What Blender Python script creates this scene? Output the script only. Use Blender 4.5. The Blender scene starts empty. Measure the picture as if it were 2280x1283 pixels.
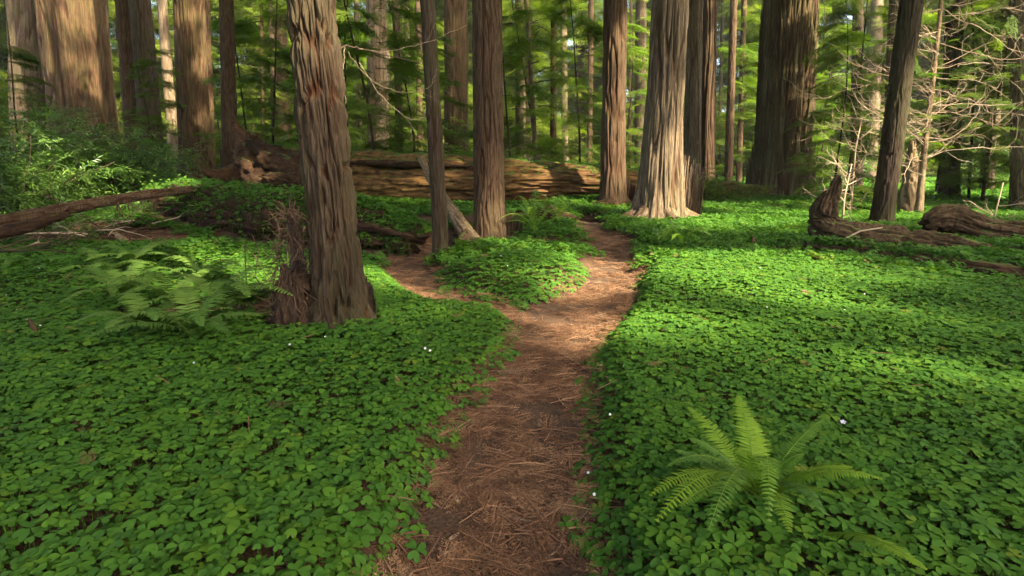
import bpy, math, random
import numpy as np
from mathutils import Vector, Matrix

R = math.radians
rng = np.random.default_rng(11)
random.seed(11)
SC = bpy.context.scene
COL = SC.collection

# ------------------------------------------------------------------ camera, sky, sun, exposure
IW, IH, FPX, CX, CY, PITCH, CAMZ = 2280., 1283., 1300., 1140., 553., R(8), 1.3
cam = bpy.data.cameras.new('camera')
cam.sensor_width = 36.0
cam.lens = 36.0 * FPX / IW
cam.shift_y = (CY - IH / 2) / IW
cam.clip_start, cam.clip_end = 0.05, 600
cam_o = bpy.data.objects.new('camera', cam)
cam_o.location = (0, 0, CAMZ)
cam_o.rotation_euler = (R(90) - PITCH, 0, 0)
COL.objects.link(cam_o)
SC.camera = cam_o

SUN_EL = R(43)
SUN_AZ = R(132)                       # clockwise from +Y: right and behind the camera
SUN = np.array([math.cos(SUN_EL) * math.sin(SUN_AZ), math.cos(SUN_EL) * math.cos(SUN_AZ), math.sin(SUN_EL)])
world = bpy.data.worlds.new('World')
SC.world = world
world.use_nodes = True
wn = world.node_tree
sky = wn.nodes.new('ShaderNodeTexSky')
sky.sky_type = 'NISHITA'
sky.sun_disc = False
sky.sun_elevation = SUN_EL
sky.sun_rotation = SUN_AZ
sky.air_density = 0.8
sky.dust_density = 3.0
sky.ozone_density = 0.6
bg = wn.nodes['Background']
bg.inputs['Strength'].default_value = 0.15
wn.links.new(sky.outputs[0], bg.inputs['Color'])
sl = bpy.data.lights.new('sun', 'SUN')
sl.energy = 2.9
sl.angle = R(1.2)
sl.color = (1.0, 0.93, 0.78)
sun_o = bpy.data.objects.new('sun', sl)
sun_o.rotation_euler = Vector(tuple(SUN)).to_track_quat('Z', 'Y').to_euler()
sun_o.location = (20, -20, 30)
COL.objects.link(sun_o)
SC.view_settings.view_transform = 'Standard'
SC.view_settings.look = 'None'
SC.view_settings.gamma = 1.0
SC.view_settings.exposure = 3.25
SC.view_settings.use_white_balance = True
SC.view_settings.white_balance_temperature = 7250
SC.view_settings.white_balance_tint = 8
SC.render.engine = 'CYCLES'
cy = SC.cycles
cy.max_bounces = 7
cy.diffuse_bounces = 3
cy.glossy_bounces = 2
cy.transmission_bounces = 5
cy.transparent_max_bounces = 4
cy.caustics_reflective = False
cy.caustics_refractive = False
cy.sample_clamp_indirect = 6.0
cy.use_denoising = True
cy.denoising_prefilter = 'NONE'
SC.render.filter_size = 1.1
cy.use_adaptive_sampling = True
cy.adaptive_threshold = 0.015

# ------------------------------------------------------------------ projection helpers
SP, CP = math.sin(PITCH), math.cos(PITCH)


def ray(u, v):
    a, b = (u - CX) / FPX, (v - CY) / FPX
    return np.array([a, CP - b * SP, -SP - b * CP])


def P(u, v, t):
    """point that shows at pixel (u, v) of the 2280 px photograph, t metres deep"""
    return np.array([0, 0, CAMZ]) + ray(u, v) * t


def G0(u, v, z=0.0):
    d = ray(u, v)
    return (np.array([0, 0, CAMZ]) + d * ((z - CAMZ) / d[2]))[:2]


# ------------------------------------------------------------------ noise
def _hash(ix, iy, iz, seed):
    h = (ix * 374761393 + iy * 668265263 + iz * 2147483647 + seed * 1274126177) & 0xFFFFFFFF
    h = ((h ^ (h >> 13)) * 1274126177) & 0xFFFFFFFF
    h = h ^ (h >> 16)
    return (h & 0xFFFFFF) / float(0xFFFFFF)


def vn(x, y, z=0.0, seed=0):
    x, y, z = np.broadcast_arrays(np.asarray(x, float), np.asarray(y, float), np.asarray(z, float))
    fx, fy, fz = np.floor(x), np.floor(y), np.floor(z)
    ix, iy, iz = fx.astype(np.int64), fy.astype(np.int64), fz.astype(np.int64)
    x, y, z = x - fx, y - fy, z - fz
    x, y, z = x * x * (3 - 2 * x), y * y * (3 - 2 * y), z * z * (3 - 2 * z)
    def c(a, b, d): return _hash(ix + a, iy + b, iz + d, seed)
    x00 = c(0, 0, 0) * (1 - x) + c(1, 0, 0) * x
    x10 = c(0, 1, 0) * (1 - x) + c(1, 1, 0) * x
    x01 = c(0, 0, 1) * (1 - x) + c(1, 0, 1) * x
    x11 = c(0, 1, 1) * (1 - x) + c(1, 1, 1) * x
    return (x00 * (1 - y) + x10 * y) * (1 - z) + (x01 * (1 - y) + x11 * y) * z


def fbm(x, y, z=0.0, seed=0, o=3):
    s, a, w = 0.0, 1.0, 0.0
    for i in range(o):
        s = s + a * vn(x, y, z, seed + i * 17)
        w += a
        x, y, z, a = np.asarray(x) * 2.03, np.asarray(y) * 2.03, np.asarray(z) * 2.03, a * 0.5
    return s / w


def sstep(a, b, x):
    t = np.clip((np.asarray(x, float) - a) / (b - a), 0, 1)
    return t * t * (3 - 2 * t)


# ------------------------------------------------------------------ object helpers
def tag(o, label=None, cat=None, group=None, kind=None):
    if label: o['label'] = label
    if cat: o['category'] = cat
    if group: o['group'] = group
    if kind: o['kind'] = kind
    return o


def new_mesh(name, V, faces, mat=None, smooth=False, attrs=None):
    """V (n,3); faces: list of index arrays, each (m,k)"""
    me = bpy.data.meshes.new(name)
    V = np.asarray(V, np.float32)
    faces = [np.asarray(f, np.int32) for f in faces if len(f)]
    me.vertices.add(len(V))
    me.vertices.foreach_set('co', V.ravel())
    loops = np.concatenate([f.ravel() for f in faces])
    tot = np.concatenate([np.full(len(f), f.shape[1], np.int32) for f in faces])
    start = np.concatenate([[0], np.cumsum(tot)[:-1]]).astype(np.int32)
    me.loops.add(len(loops))
    me.loops.foreach_set('vertex_index', loops)
    me.polygons.add(len(tot))
    me.polygons.foreach_set('loop_start', start)
    me.polygons.foreach_set('loop_total', tot)
    me.polygons.foreach_set('use_smooth', np.full(len(tot), bool(smooth)))
    for k, a in (attrs or {}).items():
        at = me.attributes.new(k, 'FLOAT', 'POINT')
        at.data.foreach_set('value', np.asarray(a, np.float32))
    me.update(calc_edges=True)
    me.validate()
    if mat: me.materials.append(mat)
    return me


def link(name, me, parent=None, loc=None):
    o = bpy.data.objects.new(name, me)
    COL.objects.link(o)
    if parent: o.parent = parent
    if loc is not None: o.location = tuple(loc)
    return o


def empty(name, loc=(0, 0, 0)):
    o = bpy.data.objects.new(name, None)
    o.empty_display_size = 0.2
    o.location = tuple(float(c) for c in loc)
    COL.objects.link(o)
    return o


class Geo:
    """collects vertices, tris, quads and a tint per vertex"""
    def __init__(s): s.V, s.T, s.Q, s.A, s.n = [], [], [], [], 0
    def add(s, V, T=None, Q=None, tint=None):
        V = np.asarray(V, float).reshape(-1, 3)
        if T is not None and len(T): s.T.append(np.asarray(T, int) + s.n)
        if Q is not None and len(Q): s.Q.append(np.asarray(Q, int) + s.n)
        s.A.append(np.full(len(V), rng.random()) if tint is None else np.broadcast_to(np.asarray(tint, float), (len(V),)))
        s.V.append(V)
        s.n += len(V)
    def arrays(s):
        return (np.concatenate(s.V), np.concatenate(s.T) if s.T else np.zeros((0, 3), int),
                np.concatenate(s.Q) if s.Q else np.zeros((0, 4), int), np.concatenate(s.A))
    def mesh(s, name, mat=None, smooth=False, off=None):
        V, T, Q, A = s.arrays()
        if off is not None: V = V - np.asarray(off)
        return new_mesh(name, V, [T, Q], mat, smooth, {'tint': A})


def bake(protos, picks, M, tints):
    """copies of prototypes (V,T,Q,A) under matrices M (n,4,4) as one Geo"""
    g = Geo()
    for k, (V, T, Q, A) in enumerate(protos):
        sel = np.where(picks == k)[0]
        if not len(sel): continue
        m = M[sel]
        W = np.einsum('nij,vj->nvi', m[:, :3, :3], V) + m[:, None, :3, 3]
        n, nv = len(sel), len(V)
        off = (np.arange(n) * nv)[:, None, None]
        g.add(W.reshape(-1, 3), (T[None] + off).reshape(-1, 3) if len(T) else None,
              (Q[None] + off).reshape(-1, 4) if len(Q) else None,
              tint=np.clip(np.repeat(tints[sel], nv) * 0.75 + np.tile(A, n) * 0.25, 0, 1))
    return g


def frames(pos, xdir, up=(0, 0, 1), scale=1.0, roll=None):
    """(n,4,4): x axis along xdir, z near up"""
    x = xdir / np.linalg.norm(xdir, axis=1, keepdims=True)
    u = np.broadcast_to(np.asarray(up, float), x.shape)
    y = np.cross(u, x)
    y /= np.maximum(np.linalg.norm(y, axis=1, keepdims=True), 1e-6)
    z = np.cross(x, y)
    if roll is not None:
        c, s = np.cos(roll)[:, None], np.sin(roll)[:, None]
        y, z = y * c + z * s, z * c - y * s
    s = np.broadcast_to(np.asarray(scale, float), (len(x),))[:, None]
    M = np.zeros((len(x), 4, 4))
    M[:, :3, 0], M[:, :3, 1], M[:, :3, 2], M[:, :3, 3], M[:, 3, 3] = x * s, y * s, z * s, pos, 1
    return M


def tube(g, pts, rad, k=5, tint=None, cap=True):
    pts = np.asarray(pts, float)
    n = len(pts)
    rad = np.broadcast_to(np.asarray(rad, float), (n,))
    d = np.gradient(pts, axis=0)
    d /= np.maximum(np.linalg.norm(d, axis=1, keepdims=True), 1e-9)
    ref = np.array([0, 0, 1.0]) if abs(d[:, 2]).mean() < 0.8 else np.array([1.0, 0, 0])
    a = np.cross(d, ref)
    a /= np.maximum(np.linalg.norm(a, axis=1, keepdims=True), 1e-9)
    b = np.cross(d, a)
    th = np.arange(k) * 2 * math.pi / k
    V = pts[:, None] + rad[:, None, None] * (np.cos(th)[None, :, None] * a[:, None] + np.sin(th)[None, :, None] * b[:, None])
    i, j = np.meshgrid(np.arange(n - 1), np.arange(k), indexing='ij')
    j2 = (j + 1) % k
    Q = np.stack([i * k + j, i * k + j2, (i + 1) * k + j2, (i + 1) * k + j], -1).reshape(-1, 4)
    V = V.reshape(-1, 3)
    T = []
    if cap:
        V = np.vstack([V, pts[0], pts[-1]])
        T = [(n * k, (q + 1) % k, q) for q in range(k)] + [(n * k + 1, (n - 1) * k + q, (n - 1) * k + (q + 1) % k) for q in range(k)]
    g.add(V, T, Q, tint)


def wander(p, d, L, n, wig=0.25, up=0.0, rnd=None):
    r = rnd or random
    p, d = np.asarray(p, float), np.asarray(d, float) / np.linalg.norm(d)
    out = [p]
    for i in range(n):
        d = d + np.array([r.gauss(0, wig), r.gauss(0, wig), r.gauss(0, wig) + up])
        d /= np.linalg.norm(d)
        p = p + d * L / n
        out.append(p)
    return np.array(out)


# ------------------------------------------------------------------ materials
def nodes(name):
    m = bpy.data.materials.new(name)
    m.use_nodes = True
    nt = m.node_tree
    nt.nodes.clear()
    return m, nt, nt.nodes.new('ShaderNodeOutputMaterial')


def nd(nt, t, **kw):
    n = nt.nodes.new(t)
    for k, v in kw.items():
        if k.startswith('_'): setattr(n, k[1:], v)
        else: n.inputs[k].default_value = v
    return n


def ramp(nt, fac, stops):
    r = nt.nodes.new('ShaderNodeValToRGB')
    e = r.color_ramp.elements
    while len(e) < len(stops): e.new(0.5)
    for x, (p, c) in zip(e, stops):
        x.position, x.color = p, (*c, 1)
    nt.links.new(fac, r.inputs['Fac'])
    return r.outputs['Color']


def mix(nt, fac, a, b, mode='MIX'):
    n = nt.nodes.new('ShaderNodeMix')
    n.data_type, n.blend_type = 'RGBA', mode
    for s, v in ((n.inputs['Factor'], fac), (n.inputs['A'], a), (n.inputs['B'], b)):
        if isinstance(v, (int, float)): s.default_value = v
        elif isinstance(v, tuple): s.default_value = (*v, 1)
        else: nt.links.new(v, s)
    return n.outputs['Result']


def noise(nt, scale, vec=None, detail=3.0, rough=0.55, dist=0.0):
    n = nd(nt, 'ShaderNodeTexNoise', Scale=scale, Detail=detail, Roughness=rough, Distortion=dist)
    if vec is not None: nt.links.new(vec, n.inputs['Vector'])
    return n.outputs['Fac']


def coords(nt, scale=(1, 1, 1), kind='Object'):
    tc = nt.nodes.new('ShaderNodeTexCoord')
    mp = nt.nodes.new('ShaderNodeMapping')
    mp.inputs['Scale'].default_value = scale
    nt.links.new(tc.outputs[kind], mp.inputs['Vector'])
    return mp.outputs[0]


def attr(nt, name):
    a = nt.nodes.new('ShaderNodeAttribute')
    a.attribute_name = name
    return a.outputs['Fac']


def leaf_mat(name, stops, trans=0.35, rough=0.5, spec=0.3, by='attr', tboost=(1.05, 1.3, 0.5)):
    """thin leaf: reflected and transmitted light; colour by a per-leaf tint or the object's random number"""
    m, nt, out = nodes(name)
    if by == 'attr':
        f = attr(nt, 'tint')
    else:
        f = nt.nodes.new('ShaderNodeObjectInfo').outputs['Random']
    c = ramp(nt, f, stops)
    n = noise(nt, 2.3, coords(nt, kind='Object') if by == 'attr' else None)
    p = nd(nt, 'ShaderNodeBsdfPrincipled', Roughness=rough)
    p.inputs['Specular IOR Level'].default_value = spec
    nt.links.new(c, p.inputs['Base Color'])
    t = nt.nodes.new('ShaderNodeBsdfTranslucent')
    nt.links.new(mix(nt, 1.0, c, tboost, 'MULTIPLY'), t.inputs['Color'])
    ms = nt.nodes.new('ShaderNodeMixShader')
    ms.inputs[0].default_value = trans
    nt.links.new(p.outputs[0], ms.inputs[1])
    nt.links.new(t.outputs[0], ms.inputs[2])
    nt.links.new(ms.outputs[0], out.inputs['Surface'])
    return m


def bark_mat(name, ridge, ridge2, furrow, moss=0.0, fine=45.0, moss_col=(0.07, 0.085, 0.02), lichen=0.0):
    m, nt, out = nodes(name)
    fu = attr(nt, 'furrow')
    v1 = coords(nt, (1, 1, 0.10))
    v2 = coords(nt, (1, 1, 0.35))
    big = noise(nt, 3.0, v2, 4)
    fib = noise(nt, fine, v1, 4, 0.65)
    col = mix(nt, ramp(nt, big, [(0.35, (0, 0, 0)), (0.68, (1, 1, 1))]), ridge, ridge2)
    col = mix(nt, ramp(nt, fib, [(0.36, (1, 1, 1)), (0.62, (0, 0, 0))]), col, mix(nt, 0.78, col, (0.022, 0.012, 0.007)))
    col = mix(nt, ramp(nt, fu, [(0.25, (1, 1, 1)), (0.78, (0, 0, 0))]), col, furrow)
    if lichen:
        l = ramp(nt, noise(nt, 7.0, coords(nt, (1, 1, 0.6)), 5, 0.7), [(0.55, (0, 0, 0)), (0.7, (lichen,) * 3)])
        col = mix(nt, l, col, (0.30, 0.31, 0.22))
    if moss:
        l = ramp(nt, noise(nt, 2.2, coords(nt, (1, 1, 0.4)), 5, 0.7), [(0.42, (0, 0, 0)), (0.7, (moss,) * 3)])
        col = mix(nt, l, col, moss_col)
    p = nd(nt, 'ShaderNodeBsdfPrincipled', Roughness=0.95)
    p.inputs['Specular IOR Level'].default_value = 0.15
    nt.links.new(col, p.inputs['Base Color'])
    b = nd(nt, 'ShaderNodeBump', Strength=1.0, Distance=0.02)
    nt.links.new(fib, b.inputs['Height'])
    nt.links.new(b.outputs[0], p.inputs['Normal'])
    nt.links.new(p.outputs[0], out.inputs['Surface'])
    return m


def wood_mat(name, a, b, c, scale=(1, 1, 1), moss=0.0, fine=30.0, rough=0.9):
    """decayed wood; moss grows where the surface faces up"""
    m, nt, out = nodes(name)
    n1 = noise(nt, 2.0, coords(nt, scale), 4, 0.6)
    n2 = noise(nt, fine, coords(nt, scale), 4, 0.65)
    col = mix(nt, ramp(nt, n1, [(0.35, (0, 0, 0)), (0.65, (1, 1, 1))]), a, b)
    col = mix(nt, ramp(nt, n2, [(0.35, (1, 1, 1)), (0.62, (0, 0, 0))]), col, c)
    if moss:
        ge = nt.nodes.new('ShaderNodeNewGeometry')
        sx = nt.nodes.new('ShaderNodeSeparateXYZ')
        nt.links.new(ge.outputs['Normal'], sx.inputs[0])
        ad = nd(nt, 'ShaderNodeMath', _operation='ADD')
        nt.links.new(sx.outputs['Z'], ad.inputs[0])
        nt.links.new(noise(nt, 5.0, coords(nt), 4), ad.inputs[1])
        hv = nd(nt, 'ShaderNodeMath', _operation='MULTIPLY')
        nt.links.new(ad.outputs[0], hv.inputs[0])
        hv.inputs[1].default_value = 0.5
        f = ramp(nt, hv.outputs[0], [(0.82 - 0.35 * moss, (0, 0, 0)), (0.92 - 0.35 * moss, (1, 1, 1))])
        col = mix(nt, f, col, mix(nt, n2, (0.05, 0.09, 0.015), (0.11, 0.14, 0.03)))
    p = nd(nt, 'ShaderNodeBsdfPrincipled', Roughness=rough)
    p.inputs['Specular IOR Level'].default_value = 0.15
    nt.links.new(col, p.inputs['Base Color'])
    bp = nd(nt, 'ShaderNodeBump', Strength=0.8, Distance=0.02)
    nt.links.new(n2, bp.inputs['Height'])
    nt.links.new(bp.outputs[0], p.inputs['Normal'])
    nt.links.new(p.outputs[0], out.inputs['Surface'])
    return m


def plain_mat(name, stops, rough=0.85, by='attr', spec=0.2):
    m, nt, out = nodes(name)
    f = attr(nt, 'tint') if by == 'attr' else nt.nodes.new('ShaderNodeObjectInfo').outputs['Random']
    p = nd(nt, 'ShaderNodeBsdfPrincipled', Roughness=rough)
    p.inputs['Specular IOR Level'].default_value = spec
    c = ramp(nt, f, stops)
    n = noise(nt, 40, coords(nt), 3)
    nt.links.new(mix(nt, n, c, mix(nt, 0.5, c, (0.02, 0.012, 0.008))), p.inputs['Base Color'])
    nt.links.new(p.outputs[0], out.inputs['Surface'])
    return m


def soil_mat(name, a, b, c, fine=55.0):
    m, nt, out = nodes(name)
    v = coords(nt)
    n1 = noise(nt, 1.6, v, 5, 0.6)
    n2 = noise(nt, fine, v, 5, 0.7, 0.6)
    n3 = noise(nt, 9.0, v, 4, 0.6)
    col = mix(nt, ramp(nt, n1, [(0.35, (0, 0, 0)), (0.65, (1, 1, 1))]), a, b)
    col = mix(nt, ramp(nt, n2, [(0.42, (0, 0, 0)), (0.62, (1, 1, 1))]), col, c)
    col = mix(nt, ramp(nt, n3, [(0.5, (0, 0, 0)), (0.7, (0.7,) * 3)]), col, a)
    p = nd(nt, 'ShaderNodeBsdfPrincipled', Roughness=0.95)
    p.inputs['Specular IOR Level'].default_value = 0.1
    nt.links.new(col, p.inputs['Base Color'])
    bp = nd(nt, 'ShaderNodeBump', Strength=0.9, Distance=0.01)
    nt.links.new(n2, bp.inputs['Height'])
    nt.links.new(bp.outputs[0], p.inputs['Normal'])
    nt.links.new(p.outputs[0], out.inputs['Surface'])
    return m


M = {}
M['soil'] = soil_mat('forest_soil', (0.045, 0.026, 0.015), (0.075, 0.042, 0.024), (0.11, 0.06, 0.034))
M['path'] = soil_mat('path_duff', (0.046, 0.032, 0.023), (0.085, 0.050, 0.031), (0.13, 0.076, 0.045), 80.0)
M['sorrel'] = leaf_mat('sorrel_leaf', [(0.0, (0.047, 0.120, 0.021)), (0.45, (0.062, 0.152, 0.021)), (0.90, (0.080, 0.178, 0.021)),
                                       (0.993, (0.095, 0.175, 0.020)), (1.0, (0.17, 0.19, 0.03))], 0.32, 0.6, 0.08, 'random')
M['sword'] = leaf_mat('sword_fern_leaf', [(0.0, (0.065, 0.14, 0.030)), (0.5, (0.115, 0.215, 0.028)), (1.0, (0.18, 0.29, 0.025))], 0.30, 0.5, 0.15)
M['lady'] = leaf_mat('lady_fern_leaf', [(0.0, (0.060, 0.125, 0.024)), (1.0, (0.125, 0.205, 0.038))], 0.3, 0.6, 0.12)
M['needle'] = leaf_mat('conifer_needle', [(0.0, (0.052, 0.10, 0.018)), (0.5, (0.095, 0.145, 0.020)), (1.0, (0.155, 0.20, 0.025))], 0.5, 0.6, 0.12)
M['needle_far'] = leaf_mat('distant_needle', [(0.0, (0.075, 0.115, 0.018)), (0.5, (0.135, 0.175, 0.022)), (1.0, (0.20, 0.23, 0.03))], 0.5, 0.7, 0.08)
M['broad'] = leaf_mat('broad_leaf', [(0.0, (0.060, 0.125, 0.026)), (0.6, (0.095, 0.175, 0.034)), (1.0, (0.15, 0.225, 0.045))], 0.3, 0.35, 0.45)
M['bright'] = leaf_mat('bright_leaf', [(0.0, (0.10, 0.20, 0.02)), (1.0, (0.20, 0.30, 0.04))], 0.5, 0.5, 0.3)
M['bark_grey'] = bark_mat('grey_brown_bark', (0.072, 0.048, 0.029), (0.052, 0.037, 0.021), (0.040, 0.014, 0.006), 0.5, 42, (0.046, 0.047, 0.019))
M['bark_red'] = bark_mat('red_brown_bark', (0.088, 0.050, 0.029), (0.115, 0.070, 0.043), (0.040, 0.016, 0.008), 0.2, 36)
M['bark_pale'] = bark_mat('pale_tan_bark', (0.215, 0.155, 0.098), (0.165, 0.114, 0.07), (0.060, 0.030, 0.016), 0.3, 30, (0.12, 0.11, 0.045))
M['bark_warm'] = bark_mat('warm_tan_bark', (0.118, 0.066, 0.033), (0.080, 0.045, 0.023), (0.030, 0.014, 0.007), 0.3, 14)
M['bark_dark'] = bark_mat('dark_brown_bark', (0.062, 0.042, 0.027), (0.082, 0.056, 0.036), (0.030, 0.015, 0.008), 0.3, 36)
M['bark_black'] = bark_mat('blackish_bark', (0.032, 0.022, 0.014), (0.042, 0.030, 0.019), (0.014, 0.008, 0.005), 0.3, 36)
M['bark_moss'] = bark_mat('mossy_bark', (0.175, 0.125, 0.072), (0.14, 0.108, 0.060), (0.055, 0.031, 0.016), 0.5, 36, (0.125, 0.118, 0.044))
M['log'] = wood_mat('golden_rotten_wood', (0.25, 0.135, 0.042), (0.105, 0.052, 0.020), (0.030, 0.015, 0.008), (0.28, 1, 1), 0.6, 13)
M['rot'] = wood_mat('dark_rotten_wood', (0.040, 0.020, 0.010), (0.062, 0.031, 0.014), (0.015, 0.008, 0.005), (0.5, 0.5, 1), 0.35, 22)
M['rot_red'] = wood_mat('red_rotten_wood', (0.095, 0.046, 0.022), (0.13, 0.07, 0.036), (0.04, 0.02, 0.011), (0.5, 0.5, 1), 0.35, 22)
M['dead'] = wood_mat('pale_dead_wood', (0.24, 0.175, 0.10), (0.17, 0.115, 0.062), (0.085, 0.05, 0.028), (1, 1, 0.2), 0.0, 30)
M['horn'] = wood_mat('weathered_root_wood', (0.105, 0.066, 0.034), (0.07, 0.04, 0.019), (0.028, 0.016, 0.008), (1, 1, 0.4), 0.5, 26)
M['twig'] = plain_mat('dead_twig', [(0, (0.30, 0.20, 0.12)), (1, (0.52, 0.40, 0.27))])
M['twig_dark'] = plain_mat('dark_twig', [(0, (0.05, 0.032, 0.02)), (1, (0.12, 0.075, 0.045))])
M['litter'] = plain_mat('needle_litter', [(0, (0.090, 0.046, 0.026)), (0.4, (0.21, 0.102, 0.052)), (0.75, (0.30, 0.155, 0.080)), (0.96, (0.36, 0.20, 0.105)), (1, (0.30, 0.20, 0.125))], 0.8, 'random')
M['petal'] = plain_mat('flower_petal', [(0, (0.80, 0.76, 0.78)), (1, (0.84, 0.80, 0.82))], 0.6)
M['dry'] = plain_mat('dry_fibre', [(0, (0.050, 0.028, 0.016)), (1, (0.13, 0.078, 0.044))])

# ------------------------------------------------------------------ trail outline and terrain
def W2(l): return np.array([G0(u, v) for u, v in l])


PATH_MAIN = W2([(850, 1420), (890, 1290), (925, 1185), (958, 1085), (1000, 995), (1050, 930), (1105, 858), (1146, 790), (1158, 735), (1120, 700),
                (1190, 690), (1270, 662), (1325, 622), (1345, 592), (1335, 572), (1300, 560), (1335, 545), (1405, 545), (1412, 575), (1420, 620), (1408, 662),
                (1390, 700), (1345, 750), (1308, 810), (1298, 960), (1285, 1060), (1272, 1140), (1290, 1290), (1300, 1420)])
PATH_FORK = W2([(1150, 705), (1120, 706), (1010, 704), (938, 676), (893, 643), (866, 602), (866, 572), (905, 552), (1010, 542), (1150, 545), (1335, 545), (1335, 556), (1280, 560), (1150, 554), (1005, 562), (955, 574), (946, 592), (956, 615), (985, 645), (1030, 668), (1110, 686), (1160, 692)])
PATH_BACK = W2([(1335, 548), (1300, 530), (1285, 505), (1295, 492), (1330, 492), (1345, 512), (1405, 532), (1410, 548)])
PATHS = [PATH_MAIN, PATH_FORK, PATH_BACK]


def poly_dist(x, y, poly):
    x, y = np.asarray(x, float), np.asarray(y, float)
    d2 = np.full(x.shape, 1e9)
    ins = np.zeros(x.shape, bool)
    n = len(poly)
    for i in range(n):
        a, b = poly[i], poly[(i + 1) % n]
        e = b - a
        t = np.clip(((x - a[0]) * e[0] + (y - a[1]) * e[1]) / (e @ e + 1e-12), 0, 1)
        d2 = np.minimum(d2, (x - a[0] - t * e[0]) ** 2 + (y - a[1] - t * e[1]) ** 2)
        c = ((a[1] > y) != (b[1] > y))
        with np.errstate(divide='ignore', invalid='ignore'):
            ins ^= c & (x < (b[0] - a[0]) * (y - a[1]) / (b[1] - a[1] + 1e-15) + a[0])
    d = np.sqrt(d2)
    return np.where(ins, -d, d)


def path_d(x, y):
    d = poly_dist(x, y, PATHS[0])
    for p in PATHS[1:]: d = np.minimum(d, poly_dist(x, y, p))
    return d


MOUNDS = [  # x, y, height, rx, ry, turn
    (0.0, 6.2, 0.19, 0.85, 0.48, 0), (-3.5, 6.5, 0.20, 1.2, 0.7, 0), (-4.9, 5.6, 0.14, 1.0, 0.7, 0), (-0.9, 3.5, 0.05, 0.7, 0.5, 0), (2.3, 5.2, 0.07, 1.0, 0.5, R(-20)), (-9.5, 17.0, 0.62, 5.5, 5.0, 0), (2.2, 17.0, 0.28, 2.4, 2.2, 0), (4.2, 6.3, 0.10, 2.6, 1.1, R(-12)),
    (5.0, 6.9, -0.16, 2.2, 0.30, R(-48)), (-2.45, 4.45, -0.12, 0.75, 0.30, R(-8)), (-4.2, 7.0, 0.10, 1.5, 0.9, 0),
    (-5.4, 11.8, 0.58, 3.2, 1.0, R(-32)), (-3.3, 8.3, -0.14, 1.8, 0.55, R(-20)), (-1.9, 4.1, 0.05, 0.9, 0.6, 0), (-1.75, 4.55, 0.06, 0.5, 0.5, 0), (9, 25, 0.25, 6, 5, 0), (0.6, 13.2, 0.16, 1.4, 1.2, 0),
    (-14, 30, 0.5, 10, 8, 0), (-7.5, 9.8, -0.12, 2.2, 0.9, 0)]


def Hgt(x, y):
    x, y = np.asarray(x, float), np.asarray(y, float)
    d = path_d(x, y)
    z = 0.085 * sstep(0.0, 0.24, d) - 0.02 * sstep(0.0, 0.25, -d)
    r = sstep(0.1, 1.2, d)
    z = z + r * (0.16 * (fbm(x / 2.6, y / 2.6, 0, 3, 2) - 0.5) + 0.05 * (fbm(x / 0.7, y / 0.7, 0, 5, 2) - 0.5))
    z = z + sstep(14, 60, np.hypot(x, y)) * 0.9 * (fbm(x / 16, y / 16, 0, 9, 2) - 0.45)
    for cx, cy_, a, rx, ry, t in MOUNDS:
        c, s = math.cos(t), math.sin(t)
        dx, dy = x - cx, y - cy_
        z = z + a * np.exp(-((dx * c + dy * s) / rx) ** 2 - ((-dx * s + dy * c) / ry) ** 2) * sstep(0.0, 0.3, d)
    return z


def H1(x, y): return float(Hgt(np.array([x]), np.array([y]))[0])


def G(u, v, lift=0.0):
    """where the pixel's ray meets the terrain (plus lift)"""
    d = ray(u, v)
    t = np.geomspace(1.0, 110, 1400)
    pts = np.array([0, 0, CAMZ]) + d * t[:, None]
    below = pts[:, 2] < Hgt(pts[:, 0], pts[:, 1]) + lift
    i = int(np.argmax(below)) if below.any() else len(t) - 1
    p = pts[i].copy()
    p[2] = H1(p[0], p[1])
    return p


# ground: one polar sheet round the camera out to the horizon
th = np.concatenate([np.linspace(-62, 62, 300), np.linspace(66, 294, 40)]) * math.pi / 180
rr = np.concatenate([[0.02], np.geomspace(0.4, 18, 240), np.geomspace(18.6, 420, 60)])
tt, r2 = np.meshgrid(th, rr)
gx, gy = r2 * np.sin(tt), r2 * np.cos(tt)
gz = Hgt(gx.ravel(), gy.ravel()).reshape(gx.shape)
nr, nt_ = gx.shape
i, j = np.meshgrid(np.arange(nr - 1), np.arange(nt_), indexing='ij')
j2 = (j + 1) % nt_
Q = np.stack([i * nt_ + j, (i + 1) * nt_ + j, (i + 1) * nt_ + j2, i * nt_ + j2], -1).reshape(-1, 4)
gr = link('ground', new_mesh('ground', np.stack([gx, gy, gz], -1).reshape(-1, 3), [Q[:, ::-1]], M['soil'], True))
tag(gr, 'dark brown forest soil beneath the sorrel', 'ground', kind='structure')

# path: its own trodden sheet a few millimetres above the soil
xs, ys = np.arange(-2.6, 3.4, 0.03), np.arange(0.6, 15.2, 0.03)
px, py = np.meshgrid(xs, ys)
pd = path_d(px.ravel(), py.ravel()).reshape(px.shape)
pz = Hgt(px.ravel(), py.ravel()).reshape(px.shape) + 0.006 + 0.016 * (fbm(px / 0.09, py / 0.09, 0, 21, 3) - 0.4) * sstep(0.12, 0.0, pd)
keep = (pd < 0.10)
kk = keep[:-1, :-1] & keep[1:, :-1] & keep[1:, 1:] & keep[:-1, 1:]
nx = len(xs)
ii, jj = np.where(kk)
Q = np.stack([ii * nx + jj, ii * nx + jj + 1, (ii + 1) * nx + jj + 1, (ii + 1) * nx + jj], -1)
used, inv = np.unique(Q, return_inverse=True)
PV = np.stack([px, py, pz], -1).reshape(-1, 3)[used]
po = link('path', new_mesh('path', PV, [inv.reshape(Q.shape)], M['path'], True))
tag(po, 'winding brown forest trail that forks round a bed of sorrel', 'path', kind='structure')


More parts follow.
